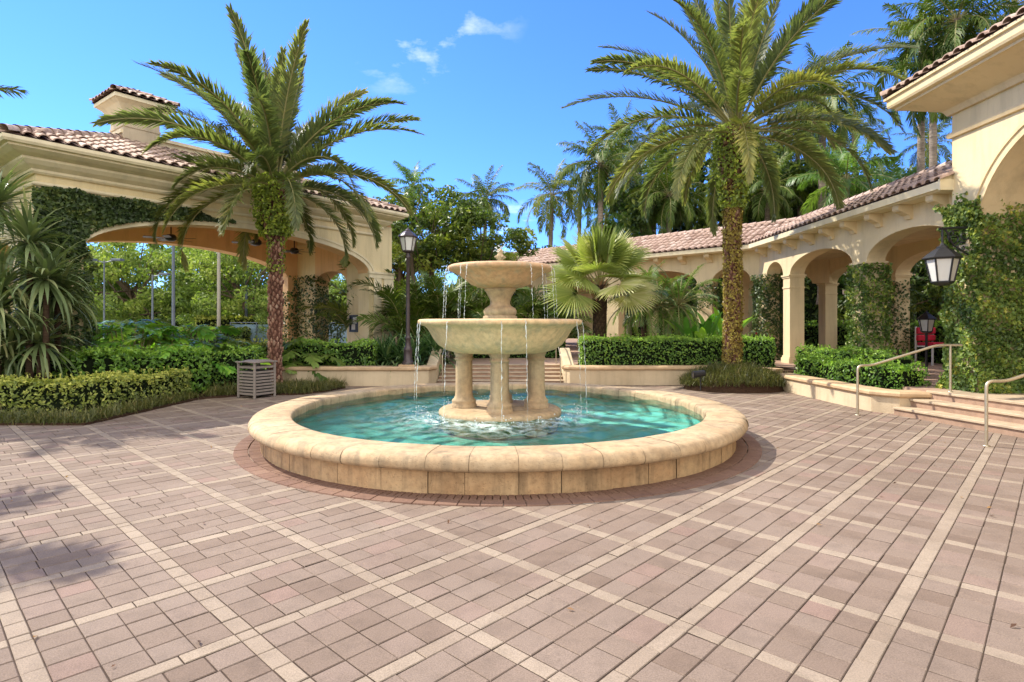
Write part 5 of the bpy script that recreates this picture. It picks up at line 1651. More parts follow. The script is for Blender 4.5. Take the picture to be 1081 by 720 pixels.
ct = paddle_clump('croton', 'bronze-leaved croton standing in the hedge under the wide arch', (-8.35, 13.9, .25), 14, .95, .10, 'croton', 361, sp=.12)

# ---- palm clumps behind the lamp post
areca = None
def areca_clump(label, loc, seed, n=26, L=2.1, mat='darkfrond', group='feathery palm clumps behind the lamp post', H=.8):
    r = np.random.default_rng(seed)
    t = thing('areca_palm', label, 'palm tree', loc, group)
    ms = MB(); m = MB()
    for k in range(7):
        a = r.uniform(0, 6.28); x, y = r.normal(0, .22), r.normal(0, .22); h = H * r.uniform(.6, 1.8)
        ms.tube([(x, y, -.1), (x * 1.4, y * 1.4, h)], [.05, .035], 8, 0, .5)
        ms.build('stem', 'cocobark', t); ms = MB()
        for j in range(n // 5):
            az = j * 2.4 + a; el = R(r.uniform(30, 86))
            m.frond((x * 1.4, y * 1.4, h), az, el, L * r.uniform(.75, 1.1), R(r.uniform(40, 95)), nl=30, ll=.50, lw=.040, lift=.35, tint=float(np.clip(r.normal(.46, .2), 0, 1)), hang=.35, rr=.018, r=r, side=r.normal(0, .2), a0=65, a1=28)
    m.build('crown', [mat, 'rachis'], t)
    return t
ar = areca_clump('feathery palm clump beside the right pier of the pavilion', (-3.35, 19.3, .44), 371)
dup(ar, (-2.5, 20.0, .44), 1.0, 1.05, 'feathery palm clump straight behind the lamp post', 'feathery palm clumps behind the lamp post')
dup(ar, (-1.5, 21.0, .44), 2.0, 1.15, 'feathery palm clump behind the left side of the fountain bowls', 'feathery palm clumps behind the lamp post')
dup(ar, (-.2, 22.5, .44), 3.0, 1.05, 'feathery palm clump straight behind the fountain', 'feathery palm clumps behind the lamp post')
dup(ar, (1.2, 22.3, .44), 4.0, .95, 'feathery palm clump between the fountain bowls and the fan palm', 'feathery palm clumps behind the lamp post')
dup(ar, (-5.2, 21.5, .44), 5.0, 1.3, 'feathery palm clump rising over the corner of the pavilion', 'feathery palm clumps behind the lamp post')
hedge('hedge', 'dark clipped hedge behind the stairs, seen between the fountain columns', [(-2.2, 21.0), (1.9, 21.2)], .9, .44, 1.0, 'hedge', 260, .10, 79, tbias=-.15)
hedge('hedge', 'dark hedge in shade behind the arcade passage', [(13.6, 13.0), (13.6, 22.0), (9.5, 27.0)], .9, .44, 1.25, 'hedge', 230, .11, 80)

# ---- broadleaf trees
def broadleaf(name, label, loc, H, rx, rz_, seed, mat, nleaf=9000, leaf=.16, group=None, cat='tree', trunk=.14, nclump=46, cz=None, multi=1):
    r = np.random.default_rng(seed)
    t = thing(name, label, cat, loc, group)
    cz = H - rz_ if cz is None else cz
    ms = MB(); m = MB()
    cl = []
    while len(cl) < nclump:
        p = r.uniform(-1, 1, 3)
        q = np.linalg.norm(p)
        if q < 1 and q > .35:
            cl.append(p * np.array([rx, rx, rz_]) + np.array([0, 0, cz]))
    cl = np.array(cl)
    for k in range(multi):
        bx, by = (r.normal(0, .25, 2) if multi > 1 else (0, 0))
        ms.tube([(bx, by, -.1), (bx * 1.5 + .05, by * 1.5, cz * .45), (bx * 2, by * 2 + .06, cz * .85)], [trunk * 1.2, trunk, trunk * .6], 9, 0, .5)
        if k < multi - 1:
            ms.build('trunk', 'treebark', t); ms = MB()
    for c in cl[::2]:
        s_ = np.array([0, 0, cz * r.uniform(.5, .85)])
        mid = (s_ + c) / 2 + r.normal(0, .15, 3); mid[2] += .1
        ms.tube([s_, mid, c], [trunk * .42, trunk * .26, .012], 6, 0, .5, cap=False)
    ms.build('trunk', 'treebark', t)
    per = nleaf // nclump
    for c in cl:
        sz = r.uniform(.15, .30) * rx
        d = r.normal(0, 1, (per, 3)); d /= np.linalg.norm(d, axis=1)[:, None]
        rad = sz * r.uniform(.45, 1.08, per) ** .6
        P = c + d * rad[:, None] * np.array([1, 1, .75])
        Nn = d * .6 + np.array([0, 0, .6])
        m.leaves(P, Nn, leaf, .5, .7, 0, np.clip(r.normal(.45 + .18 * r.normal(), .18, per), 0, 1), r)
    m.build('crown', mat, t)
    return t
tr1 = broadleaf('leafy_tree', 'broad leafy tree behind the lamp post, yellowish-green top', (-3.6, 24.5, .44), 7.0, 2.3, 1.7, 401, 'tree', 8000, .20, group='leafy trees behind the lamp post', multi=3, trunk=.10)
dup(tr1, (-1.35, 25.0, .44), 2.0, .93, 'broad leafy tree left of the fountain finial', 'leafy trees behind the lamp post')
dup(tr1, (-5.2, 27.0, .44), 4.0, 1.0, 'leafy tree rising between the pavilion roof and the lamp post', 'leafy trees behind the lamp post')
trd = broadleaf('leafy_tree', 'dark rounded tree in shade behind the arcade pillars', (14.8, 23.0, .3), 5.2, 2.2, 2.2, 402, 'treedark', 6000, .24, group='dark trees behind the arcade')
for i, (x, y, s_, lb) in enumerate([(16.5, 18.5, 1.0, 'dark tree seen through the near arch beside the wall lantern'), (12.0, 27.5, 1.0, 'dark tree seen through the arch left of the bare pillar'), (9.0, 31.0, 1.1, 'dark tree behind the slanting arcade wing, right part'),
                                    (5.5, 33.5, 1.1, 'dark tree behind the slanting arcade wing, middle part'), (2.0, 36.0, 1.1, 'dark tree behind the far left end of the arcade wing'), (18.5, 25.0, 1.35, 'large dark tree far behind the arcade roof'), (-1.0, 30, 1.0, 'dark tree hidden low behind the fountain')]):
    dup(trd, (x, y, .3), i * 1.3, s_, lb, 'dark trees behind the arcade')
far = broadleaf('shade_tree', 'sunny green tree in the middle of the view through the wide arch', (-15.2, 33, 0), 7.6, 3.0, 3.1, 411, 'treefar', 9500, .25, group='sunny trees beyond the arch', nclump=60, cz=4.2)
for i, (x, y, s_, lb) in enumerate([(-21.5, 33, 1.0, 'sunny tree at the left of the view through the wide arch'), (-25.5, 36, 1.1, 'sunny tree farthest left beyond the arch, behind the pandanus'), (-18.5, 38, 1.15, 'sunny tree behind two light poles, left of centre in the arch'),
                                    (-13.4, 41, .80, 'sunny tree just left of the palm trunk, seen through the arch'), (-12.2, 31, .52, 'small round sunny tree low beside the blue screen'), (-9.9, 36, .60, 'small sunny tree right of the palm trunk, seen through the arch'),
                                    (-31, 30, 1.2, 'sunny tree beyond the left edge of the arch'), (-6.8, 42, .9, 'sunny tree in the small side arch of the pavilion'), (-23, 44, 1.3, 'tall far tree behind the sunny trees, left'), (-16.5, 48, .95, 'far tree behind the sunny trees, right')]):
    dup(far, (x, y, 0), i * 1.7 + .4, s_, lb, 'sunny trees beyond the arch')
hedge('hedge', 'pale clipped hedge above the blue screen beyond the arch', [(-17, 31.5), (-10, 33.5)], 1.0, 0, 2.0, 'hedgeyellow', 110, .17, 81, tbias=.1)
hedge('hedge', 'dark shrub row at the foot of the sunny trees', [(-30, 27.5), (-13.5, 29.5)], 1.4, 0, 1.4, 'treedark', 120, .18, 82)

# ================================================================== ivy
def ivy_on(name, label, fn, n, mat, size=.085, seed=1, group=None, aspect=.7, tb=.45, loc=(0, 0, 0)):
    r = np.random.default_rng(seed)
    P, Nn, tn = fn(r, n)
    m = MB()
    m.leaves(P, Nn, size, aspect, .55, 0, np.clip(tn + r.normal(0, .2, len(P)), 0, 1), r)
    # thin stems clinging to the wall behind the leaves
    o = m.build(name, mat, None, loc)
    return tag(o, label, 'climbing plant', group)
def box_surface(F, a, b, d0, d1, z0, z1, bulk=.07, taper=.0, base=0.):
    """points on the four sides of a pillar"""
    def fn(r, n):
        w_ = np.array([b - a, d1 - d0, b - a, d1 - d0]); k = r.choice(4, n, p=w_ / w_.sum()); ex = .11 / w_[k]; q = r.uniform(-ex, 1 + ex, n)
        s_ = np.where(k == 0, a + q * (b - a), np.where(k == 1, b, np.where(k == 2, a + q * (b - a), a)))
        d_ = np.where(k == 0, d0, np.where(k == 1, d0 + q * (d1 - d0), np.where(k == 2, d1, d0 + q * (d1 - d0))))
        z = z0 + (z1 - z0) * r.uniform(0, 1, n) ** (1 + taper)
        ns = np.where(k == 1, 1., np.where(k == 3, -1., 0)); nd = np.where(k == 0, -1., np.where(k == 2, 1., 0))
        lump = .05 * (np.sin(z * 4.3 + s_ * 5 + k) + np.sin(z * 9.1 - s_ * 7 + d_ * 5))
        o = .03 + np.abs(r.normal(0, bulk, n)) * .8 + lump.clip(-.02, .1) + base * np.exp(-(z - z0) / .45)
        fr = np.array([F(0, 0, 0)]); es = np.array(F(1, 0, 0)) - fr[0]; ed = np.array(F(0, 1, 0)) - fr[0]
        P = np.stack([np.array(F(x, y, zz)) for x, y, zz in zip(s_ + ns * o, d_ + nd * o, z)])
        Nn = es * ns[:, None] + ed * nd[:, None] + np.array([0, 0, .25])
        return P, Nn, .42 + .5 * lump / .1 * .5
    return fn
ivy_on('ivy', 'thick yellow-green ivy cloaking the portico pillar behind the wall lantern', box_surface(FQ, 10.5, 11.1, 0, .8, TZ, 3.9, .035, .15, .08), 15000, 'ivy', .082, 501)
def spray(c, rx, rz_, n_):
    def fn(r, n):
        d = r.normal(0, 1, (n, 3)); P = np.array(c) + d * np.array([rx, rx * .6, rz_]) * .55
        return P, d * .4 + np.array([-.4, -.3, .5]), np.full(n, .55)
    return fn
def ivy_top(r, n):
    # ragged shoots climbing over the capital and the arch edge
    P = []; Q = []
    k = n // 26
    for i in range(k):
        a = np.array([8.35, r.uniform(10.45, 11.15), r.uniform(3.2, 3.7)])
        d = np.array([r.uniform(-.25, .1), r.normal(0, .3), r.uniform(.3, 1.)]); d /= np.linalg.norm(d); L = r.uniform(.25, .7)
        t = np.linspace(0, 1, 26)[:, None]
        p = a + d * L * t + np.array([0, 0, -.25]) * t ** 2 * L + r.normal(0, .025, (26, 3))
        P.append(p); Q.append(np.tile([-.7, -.2, .4], (26, 1)))
    P = np.concatenate(P); return P, np.concatenate(Q), np.full(len(P), .5)
ivy_on('ivy', 'ragged ivy shoots reaching over the top of the lantern pillar', ivy_top, 1500, 'ivy', .075, 502)
ivy_on('ivy', 'green ivy covering the second arcade pillar, sunlit on its left face', box_surface(F1, 14.1, 14.7, 0, .45, TZ, 3.15, .05), 6000, 'ivy', .08, 503, tb=.4)
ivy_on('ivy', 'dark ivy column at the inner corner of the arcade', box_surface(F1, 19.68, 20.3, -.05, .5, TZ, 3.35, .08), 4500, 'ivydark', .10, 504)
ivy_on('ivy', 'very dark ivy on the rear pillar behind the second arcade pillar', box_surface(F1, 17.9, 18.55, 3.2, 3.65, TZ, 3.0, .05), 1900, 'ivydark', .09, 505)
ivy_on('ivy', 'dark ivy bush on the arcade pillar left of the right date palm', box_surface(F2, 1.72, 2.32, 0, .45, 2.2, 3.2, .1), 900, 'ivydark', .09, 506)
def ivy_band(r, n):
    s_ = r.uniform(-.9, 3.4, n * 3); z = r.uniform(3.2, 4.62, n * 3)
    c, h = P_W / 2, P_W / 2
    za = P_SPR + P_RISE * np.sqrt(np.clip(1 - ((s_ - c) / h) ** 2, 0, 1))
    za = np.where(s_ < 0, 3.2, za + .12)
    zt = 4.60 - .05 * np.sin(s_ * 5) - .20 * np.clip((s_ - 2.2) / 1.2, 0, 1)
    k = (z > za) & (z < zt)
    s_ = s_[k][:n]; z = z[k][:n]; m_ = len(s_)
    o = .04 + np.abs(r.normal(0, .05, m_)) + .04 * np.sin(s_ * 4 + z * 6)
    P = np.stack([np.array(FP(a, -b, c_)) for a, b, c_ in zip(s_, o, z)])
    return P, np.tile(-PN_3 * 1. + np.array([0, 0, .3]), (m_, 1)), .40 + .2 * np.sin(s_ * 3 + z * 5)
PN_3 = np.array([PN[0], PN[1], 0])
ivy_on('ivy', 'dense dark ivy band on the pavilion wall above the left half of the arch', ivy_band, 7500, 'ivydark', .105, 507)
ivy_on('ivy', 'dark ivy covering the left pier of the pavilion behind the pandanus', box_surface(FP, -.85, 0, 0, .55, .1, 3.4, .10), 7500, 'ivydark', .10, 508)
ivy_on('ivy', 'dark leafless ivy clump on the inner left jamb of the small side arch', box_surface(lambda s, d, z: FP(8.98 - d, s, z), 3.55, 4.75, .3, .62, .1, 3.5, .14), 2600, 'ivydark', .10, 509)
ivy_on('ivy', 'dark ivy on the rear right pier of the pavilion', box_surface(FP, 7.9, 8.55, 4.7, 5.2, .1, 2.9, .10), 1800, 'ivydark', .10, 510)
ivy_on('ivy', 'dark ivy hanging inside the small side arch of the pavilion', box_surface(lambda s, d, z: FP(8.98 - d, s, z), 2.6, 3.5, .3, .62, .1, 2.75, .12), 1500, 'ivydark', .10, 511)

# ================================================================== furniture and fittings
def litter_bin():
    L = (-5.86, 13.35, 0)
    rz = R(-36)
    t = thing('litter_bin', 'square slatted taupe metal litter bin on the paving beside the left palm', 'litter bin', L, None, R(62))
    a = .27
    for sx in (-1, 1):
        for sy in (-1, 1):
            m = MB(); m.box((sx * a, sy * a, .40), (.045, .045, .80)); bevel(m.build('post', 'bin', t), .006)
    for k in range(4):
        ca, sa = [(1, 0), (0, 1), (-1, 0), (0, -1)][k]
        m = MB()
        for i in range(8):
            z = .10 + i * .070
            c = (ca * a, sa * a, z)
            m.box(c, (.012, 2 * a - .05, .044) if ca else (2 * a - .05, .012, .044))
        m.box((ca * a, sa * a, .70), (.014, 2 * a - .05, .05) if ca else (2 * a - .05, .014, .05))
        o = m.build('slat_panel', 'bin', t)
    m = MB(); m.box((0, 0, .33), (.42, .42, .56)); m.build('liner', 'bin_in', t)
    m = MB()
    m.box((0, 0, .815), (.64, .64, .03))
    m.lathe([(.43, 0), (.30, .025), (.01, .03)], (0, 0, .828), 4)
    bevel(m.build('lid', 'bin', t), .008)
    for sx in (-1, 1):
        for sy in (-1, 1):
            m = MB(); m.lathe([(.025, 0), (.025, .02), (.012, .03)], (sx * a, sy * a, -.005), 10); m.build('foot', 'bin_in', t)
litter_bin()

def lantern_parts(t, z0, s, nside=6, metal='lamp_metal', rot=0., top='cap'):
    """tapered lantern: frame bars, frosted panes, roof; z0 bottom, s size"""
    def ring(r_, z):
        return [(r_ * s * math.cos(rot + 2 * math.pi * k / nside), r_ * s * math.sin(rot + 2 * math.pi * k / nside), z0 + z * s) for k in range(nside)]
    lo, hi = ring(.30, .12), ring(.46, .88)
    m = MB()
    for k in range(nside):
        m.tube([lo[k], hi[k]], .028 * s, 5)
        m.tube([hi[k], hi[(k + 1) % nside]], .034 * s, 5)
        m.tube([lo[k], lo[(k + 1) % nside]], .030 * s, 5)
    m.lathe([(.10 * s, 0), (.22 * s, .03 * s), (.30 * s, .08 * s), (.31 * s, .13 * s), (.02 * s, .13 * s)], (0, 0, z0), nside, a0=rot, a1=rot + 2 * math.pi, smooth=False)
    fr = m.build('lantern_frame', metal, t)
    for k in range(nside):
        j = (k + 1) % nside
        m = MB(); m.add([np.array(lo[k]) * [.97, .97, 1], np.array(lo[j]) * [.97, .97, 1], np.array(hi[j]) * [.97, .97, 1], np.array(hi[k]) * [.97, .97, 1]], [(0, 1, 2, 3)])
        m.build('pane', 'frost', t)
    m = MB()
    m.lathe([(.02 * s, .88 * s), (.55 * s, .88 * s), (.56 * s, .91 * s), (.40 * s, 1.06 * s), (.24 * s, 1.18 * s), (.17 * s, 1.22 * s), (.17 * s, 1.26 * s), (.08 * s, 1.32 * s), (.05 * s, 1.38 * s), (.005, 1.44 * s)], (0, 0, z0), nside, a0=rot, a1=rot + 2 * math.pi, smooth=False)
    m.build('lantern_roof', metal, t)
    m = MB(); m.lathe([(.05 * s, .13 * s), (.06 * s, .45 * s), (.07 * s, .55 * s), (.05 * s, .65 * s), (.005, .70 * s)], (0, 0, z0), 10)
    m.build('bulb', 'frost', t)

def lamp_post():
    L = (-2.86, 16.0, .52)
    t = thing('lamp_post', 'dark purple-brown lamp post with glass lantern on the left planter wall', 'street lamp', L)
    m = MB()
    m.box((0, 0, .02), (.44, .44, .05)); m.build('pad', 'coping', t)
    m = MB()
    m.lathe([(.17, .045), (.17, .10), (.15, .13), (.12, .16), (.115, .42), (.125, .45), (.105, .50), (.075, .56), (.07, .72), (.085, .75), (.085, .79), (.06, .83)], (0, 0, 0), 12)
    m.build('base', 'lamp_metal', t)
    m = MB()
    m.lathe([(.058, .83), (.055, 1.6), (.050, 2.95), (.065, 2.97), (.065, 3.01), (.05, 3.04), (.045, 3.10)], (0, 0, 0), 16)
    m.build('shaft', 'lamp_metal', t)
    lantern_parts(t, 3.10, .50, 6, 'lamp_metal', .3)
lamp_post()

def wall_lantern():
    L = (7.86, 10.62, 2.32)
    t = thing('wall_lantern', 'large black six-sided lantern hung from a scroll bracket on the ivy pillar', 'wall lamp', L)
    lantern_parts(t, 0.06, .56, 6, 'black', .52)
    m = MB()
    m.tube([(0, 0, .86), (0, 0, 1.10)], .018, 8)
    m.tube([(-.06, 0, 1.10), (.25, 0, 1.12), (.56, 0, 1.12)], .022, 8)
    for cx, cz, r0, tw, s0 in ((.22, .93, .15, 2.3, 1), (.40, .98, .11, 2.0, -1), (.36, .76, .10, 2.0, 1), (.14, 1.02, .07, 1.6, -1)):
        th = np.linspace(0, tw * math.pi, 34)
        rr = r0 * (1 - .75 * th / th[-1])
        m.tube(np.stack([cx + rr * np.cos(th * s0 + 1), 0 * th, cz + rr * np.sin(th * s0 + 1)], 1), .012, 6)
    m.tube([(.05, 0, 1.10), (.20, 0, .80), (.42, 0, .66), (.56, 0, .58)], .016, 7)
    m.build('scroll_bracket', 'black', t)
    m = MB(); m.box((.565, 0, .86), (.03, .14, .62)); bevel(m.build('back_plate', 'black', t), .01)
wall_lantern()

def spotlight():
    t = thing('garden_spotlight', 'small black garden spotlight in the grass at the right date palm', 'spotlight', (4.62, 14.25, .34))
    m = MB(); m.tube([(-.16, -.02, .10), (.10, .03, .13)], [.085, .075], 14); m.tube([(-.19, -.025, .098), (-.16, -.02, .10)], [.095, .09], 14)
    m.build('housing', 'black', t)
    m = MB(); m.tube([(0, 0, .10), (0, 0, -.3)], .015, 6); m.build('stake', 'black', t)
    m = MB(); m.lathe([(.07, 0), (.001, .004)], (0, 0, 0), 14); o = m.build('lens', 'dglass', t); o.location = (-.192, -.025, .098); o.rotation_euler = (0, R(-90), 0)
spotlight()

def ceiling_fan(label, s, d, first=None):
    p = FP(s, d, 5.0)
    if first is not None:
        return dup(first, p, s * 1.7, 1, label, 'ceiling fans in the pavilion')
    t = thing('ceiling_fan', label, 'ceiling fan', p, 'ceiling fans in the pavilion')
    m = MB(); m.lathe([(.07, 0), (.07, -.05), (.018, -.08), (.018, -.72)], (0, 0, 0), 10); m.build('rod', 'bronze', t)
    m = MB(); m.lathe([(.02, -.70), (.10, -.72), (.15, -.78), (.15, -.86), (.09, -.91), (.01, -.92)], (0, 0, 0), 18); m.build('motor', 'bronze', t)
    for k in range(5):
        a = k * 2 * math.pi / 5
        m = MB()
        ca, sa = math.cos(a), math.sin(a)
        v = []
        for z in (-.838, -.83):
            for x, y in ((.14, -.04), (.30, -.075), (.66, -.09), (.70, -.06), (.70, .06), (.66, .09), (.30, .075), (.14, .04)):
                zz = z + y * .18
                v.append((x * ca - y * sa, x * sa + y * ca, zz))
        m.add(v, [list(range(8))[::-1], list(range(8, 16))] + [[i, (i + 1) % 8, 8 + (i + 1) % 8, 8 + i] for i in range(8)])
        m.build('blade', 'bronze', t)
    return t
f1 = ceiling_fan('dark ceiling fan at the left of the pavilion, clear of the palm trunk', 2.95, 2.7)
ceiling_fan('dark ceiling fan half hidden by the left palm trunk', 4.95, 1.6, f1)
ceiling_fan('dark ceiling fan just right of the left palm trunk', 6.88, 2.6, f1)

def notice_board():
    t = thing('notice_board', 'small dark-framed notice board with white papers on the pavilion side wall', 'notice board', (0, 0, 0))
    def FN(s, d, z):
        return FP(8.378 - d, s, z)
    s0, s1, z0, z1 = 1.02, 1.50, 1.38, 1.98
    m = MB()
    for a, b, c, d in ((s0, s0 + .05, z0, z1), (s1 - .05, s1, z0, z1), (s0 + .05, s1 - .05, z0, z0 + .05), (s0 + .05, s1 - .05, z1 - .05, z1)):
        m.hexa(FN, a, b, 0, .05, c, d)
    m.hexa(FN, s0 + .05, s1 - .05, 0, .02, z0 + .05, z1 - .05)
    m.build('frame', 'darkframe', t)
    for a, b, c, d in ((1.12, 1.32, 1.68, 1.90), (1.20, 1.40, 1.46, 1.66)):
        m = MB(); m.hexa(FN, a, b, .021, .025, c, d); m.build('paper', 'paper', t)
notice_board()

# red-cushioned chairs on the terrace beyond the arcade
def red_chair(label, loc, rz, first=None):
    if first is not None:
        return dup(first, loc, rz, 1., label, 'red chairs beyond the arcade')
    t = thing('patio_chair', label, 'chair', loc, 'red chairs beyond the arcade', rz)
    m = MB()
    m.box((0, .25, 1.02), (.62, .10, .20)); m.box((0, .25, .80), (.62, .10, .18))
    bevel(m.build('back_cushion', 'red', t), .03)
    m = MB(); m.box((0, 0, .62), (.58, .55, .10)); bevel(m.build('seat_cushion', 'red', t), .03)
    m = MB()
    m.box((0, .31, .91), (.60, .02, .05)); m.box((0, .31, 1.10), (.60, .02, .04)); m.box((0, 0, .55), (.60, .58, .04))
    m.build('frame', 'white', t)
    for sx in (-1, 1):
        for y, h in ((-.26, .55), (.31, 1.14)):
            m = MB(); m.box((sx * .29, y, h / 2), (.04, .04, h)); m.build('leg', 'white', t)
    return t
rc = red_chair('red-cushioned white chair seen between the palm trunk and the dark ivy column', (9.9, 22.6, TZ), R(25))
red_chair('red-cushioned chair seen between the bare pillar and its rear pillar', (13.3, 25.2, TZ), R(-20), rc)
red_chair('red-cushioned chair seen through the near arch under a small lantern', (12.6, 17.4, TZ), R(10), rc)

# light poles and blue screen of the courts beyond the arch
def light_pole(label, u, v_top, Y, rad, heads, mat='pole'):
    x, y, z = px(u, v_top, Y)
    t = thing('light_pole', label, 'light pole', (x, y, 0), 'poles beyond the arch')
    m = MB(); m.tube([(0, 0, -.1), (0, 0, z * .5), (0, 0, z)], [rad, rad * .85, rad * .7], 10); m.build('shaft', mat, t)
    m = MB(); m.lathe([(rad * 1.8, 0), (rad * 1.8, .03), (rad * 1.2, .05), (rad, .3)], (0, 0, 0), 12); m.build('base', mat, t)
    for k in range(heads):
        sx = 1 if k % 2 == 0 else -1
        m = MB()
        m.tube([(0, 0, z - .1), (sx * .5, 0, z + .02)], .03, 6); m.box((sx * .62, 0, z + .03), (.45, .30, .10))
        bevel(m.build('lamp_head', mat, t), .02)
light_pole('thin court light pole with a T-shaped head, leftmost in the arch', 110, 275, 27, .045, 2)
light_pole('short court light pole with a single head, second from the left', 161, 290, 29, .06, 1)
light_pole('thick blue-grey pole that rises past the arch crown', 183, 235, 25, .075, 0)
light_pole('pale concrete pole left of the palm trunk', 231, 225, 30, .10, 0, 'poleW')
light_pole('thin grey pole against the sky, nearest the palm trunk', 260, 240, 32, .08, 0)
def screen():
    a = np.array([-14.5, 30.0]); b = np.array([-8.6, 31.8])
    t = thing('court_screen', 'blue-grey windscreen fence of the courts beyond the arch', 'fence', (a[0], a[1], 0))
    d = (b - a); L = np.linalg.norm(d); d /= L; rz = math.atan2(d[1], d[0])
    m = MB(); m.box((*((b - a) / 2), .85), (L, .02, 1.55), rz); m.build('mesh_panel', 'fence', t)
    for k in range(6):
        q = d * L * k / 5
        m = MB(); m.tube([(q[0], q[1] - .04, 0), (q[0], q[1] - .04, 1.75)], .03, 8); m.build('post', 'pole', t)
    m = MB(); m.tube([(0, -.04, 1.72), (*(b - a)[:1], (b - a)[1] - .04, 1.72)], .022, 8); m.build('rail', 'pole', t)
screen()
def patio_table():
    t = thing('patio_table', 'black wrought iron patio table beyond the arch, left of the palm trunk', 'table', (-9.75, 20.6, .06))
    m = MB(); m.lathe([(.58, .70), (.60, .72), (.58, .74), (.01, .74), (.01, .72)], (0, 0, 0), 24); m.build('tabletop', 'black', t)
    for k in range(4):
        a = k * math.pi / 2 + .4
        m = MB(); m.tube([(.42 * math.cos(a), .42 * math.sin(a), 0), (.25 * math.cos(a), .25 * math.sin(a), .4), (.45 * math.cos(a), .45 * math.sin(a), .70)], .018, 6); m.build('leg', 'black', t)
patio_table()
def iron_chair(label, loc, rz, first=None):
    if first is not None:
        return dup(first, loc, rz, 1., label, 'iron chairs round the patio table')
    t = thing('iron_chair', label, 'chair', loc, 'iron chairs round the patio table', rz)
    m = MB(); m.box((0, 0, .45), (.46, .46, .025)); m.build('seat', 'black', t)
    m = MB()
    for x in np.linspace(-.2, .2, 6):
        m.tube([(x, .22, .46), (x, .27, .92)], .010, 5)
    m.tube([(-.22, .22, .46), (-.22, .27, .92), (0, .28, .97), (.22, .27, .92), (.22, .22, .46)], .014, 6)
    m.build('backrest', 'black', t)
    for sx in (-1, 1):
        for sy in (-1, 1):
            m = MB(); m.tube([(sx * .21, sy * .21, 0), (sx * .20, sy * .20, .45)], .014, 6); m.build('leg', 'black', t)
    return t
ic = iron_chair('black iron chair on the near side of the patio table', (-9.2, 19.9, .06), R(215))
iron_chair('black iron chair at the right of the patio table', (-8.8, 20.7, .06), R(-80), ic)
iron_chair('black iron chair at the left of the patio table', (-10.6, 20.6, .06), R(90), ic)
# small lantern hanging in the arcade passage
def passage_lantern():
    p = px(978, 352, 15.2)
    t = thing('post_lantern', 'small black lantern seen through the near arch beside the red chair', 'lantern', (p[0], p[1], p[2]))
    lantern_parts(t, 0, .42, 6, 'black', .1)
    m = MB(); m.tube([(0, 0, .02), (0, 0, TZ - p[2])], .03, 8); m.build('shaft', 'black', t)
passage_lantern()

hedge('hedge', 'tall dark screen of shrubs far behind the sunny trees', [(-60, 46), (-25, 52), (-4, 56)], 3, 0, 4.2, 'treedark', 26, .42, 83)
hedge('hedge', 'tall dark screen of shrubs far behind the arcade', [(2, 52), (14, 40), (24, 28), (26, 12)], 3, .3, 4.6, 'treedark', 34, .36, 84)

dup(drac, (-9.75, 12.75, .05), .5, 1.25, 'dark strap-leaved shrub under the pandanus, against the ivy pier', 'strap-leaved shrubs by the pandanus')
dup(drac, (-10.7, 12.6, .05), 1.9, 1.35, 'dark strap-leaved shrub at the left edge under the pandanus', 'strap-leaved shrubs by the pandanus')

# more of the palm wall behind the arcade
put(cocoA, 690, 150, 44, 9.6, label='warm green palm above the dark shaggy palm, left of the right date palm', rz=.2, sc_=1.0)
put(cocoB, 725, 215, 37, 9.2, label='low palm just above the arcade ridge left of the creeper-covered trunk', rz=2.7, sc_=.9)
put(cocoB, 830, 175, 40, 9.2, label='palm filling the gap between date palm trunk and the bright palm', rz=4.1, sc_=1.05)
put(cocoC, 800, 225, 38, 9.1, label='bright low palm over the arcade corner, right of the creeper-covered trunk', rz=1.1, sc_=.85)
put(cocoA, 905, 130, 42, 9.6, label='palm rising above the bright palm, left of the portico eave', rz=2.0, sc_=1.0)
put(cocoB, 655, 150, 46, 9.2, label='tall dark palm behind the fan palm, just right of the dense dark palm', rz=5.5, sc_=1.1)
put(cocoB, 862, 215, 36, 9.2, label='low dark palm over the arcade roof, left of the bright palm', rz=3.8, sc_=.9)
put(cocoB, 985, 75, 25, 9.2, label='dense palm hugging the portico eave beside the tall thin palm', rz=1.8, sc_=.95)
dup(agave, (-9.75, 11.0, -.75), 4.0, 1.05, 'lowest pandanus rosette at the left edge, just above the hedge', 'pandanus rosettes at the left')
dup(agave, (-9.3, 11.9, -.45), 5.2, 1.05, 'pandanus rosette half hidden behind the front one, above the hedge', 'pandanus rosettes at the left')
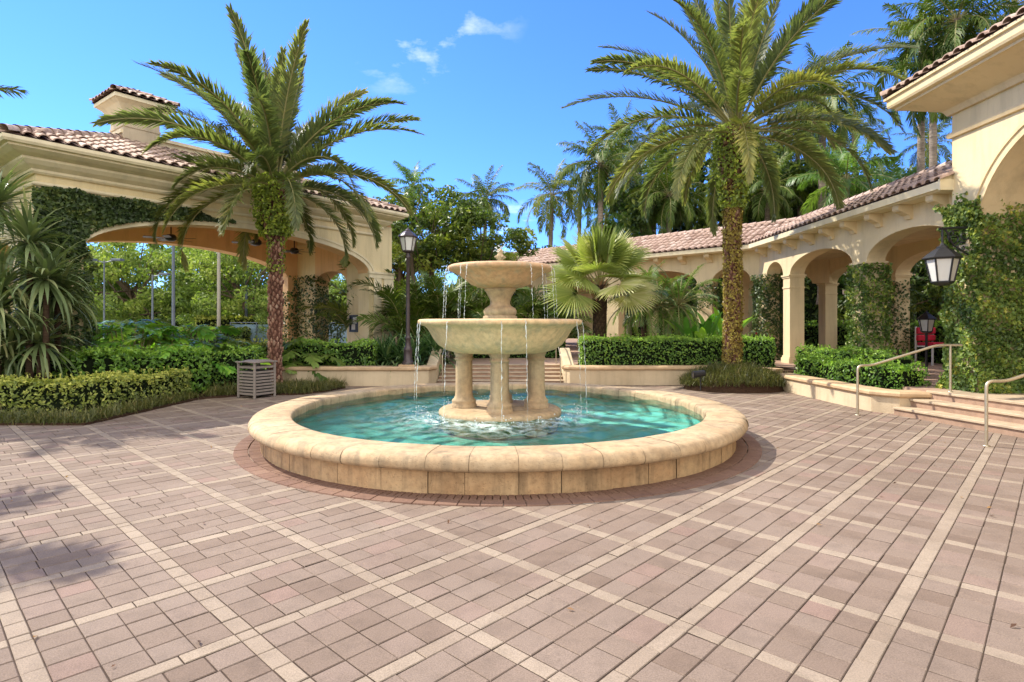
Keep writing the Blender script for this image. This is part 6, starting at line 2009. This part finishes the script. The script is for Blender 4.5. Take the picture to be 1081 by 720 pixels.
def litter():
    r = np.random.default_rng(77)
    n = 170
    x = r.uniform(-7, 7, n); y = 2.6 + 13 * r.uniform(0, 1, n) ** 1.3
    k = (np.hypot(x - FC[0], y - FC[1]) > 3.9) & (x < 6.8) & (x > -6.6)
    P = np.stack([x, y, np.full(n, .014)], 1)[k]
    m = MB(); m.leaves(P, np.tile([0, 0, 1.], (len(P), 1)), .045, .4, .25, 0, r.uniform(0, 1, len(P)), r)
    tag(m.build('leaf_litter', 'croton'), 'scattered small dry leaves lying on the paving', 'leaf litter', kind='stuff')
litter()

for x_, y_, z_, r_, lb in ((-9.3, 11.45, -1.25, .7, 'small low pandanus rosette tucked behind the front hedge, right of the others'), (-9.9, 11.4, -1.5, 2.0, 'small low pandanus rosette tucked behind the front hedge, between the stems'), (-10.3, 11.5, -1.1, 3.1, 'low pandanus rosette cut by the left edge, behind the front hedge')):
    dup(agave, (x_, y_, z_), r_, 1.0, lb, 'pandanus rosettes at the left')

for i, (u, v, Y, s_, lb) in enumerate([(688, 238, 36, 1.5, 'rounded green tree behind the arcade ridge, left of the creeper-covered trunk'), (742, 222, 38, 1.7, 'rounded green tree behind the creeper-covered trunk, above the arcade ridge'),
                                    (815, 215, 37, 1.6, 'rounded green tree above the arcade corner, right of the creeper-covered trunk'), (870, 215, 40, 1.9, 'large rounded green tree behind the bright palm'), (935, 215, 38, 1.5, 'rounded green tree beside the portico wall, behind the second bright palm')]):
    p = px(u, v, Y)
    dup(trd, (p[0], p[1], p[2] - 3.4 * s_), i * 1.9 + .5, s_, lb, 'rounded trees behind the palms')

for i, (u, v, Y, s_, root, lb) in enumerate([(610, 205, 42, .95, cocoA, 'palm between the lone coconut palm and the dense dark palm'), (705, 165, 48, 1.1, cocoB, 'tall far palm whose crown rises left of the creeper-covered trunk'),
                                             (664, 232, 36, .8, cocoC, 'low bright palm just over the ridge above the fan palm'), (790, 160, 46, 1.05, cocoB, 'tall far palm hidden among the right fronds near the creeper-covered trunk')]):
    put(root, u, v, Y, 9.3, label=lb, rz=i * 1.3 + .7, sc_=s_)
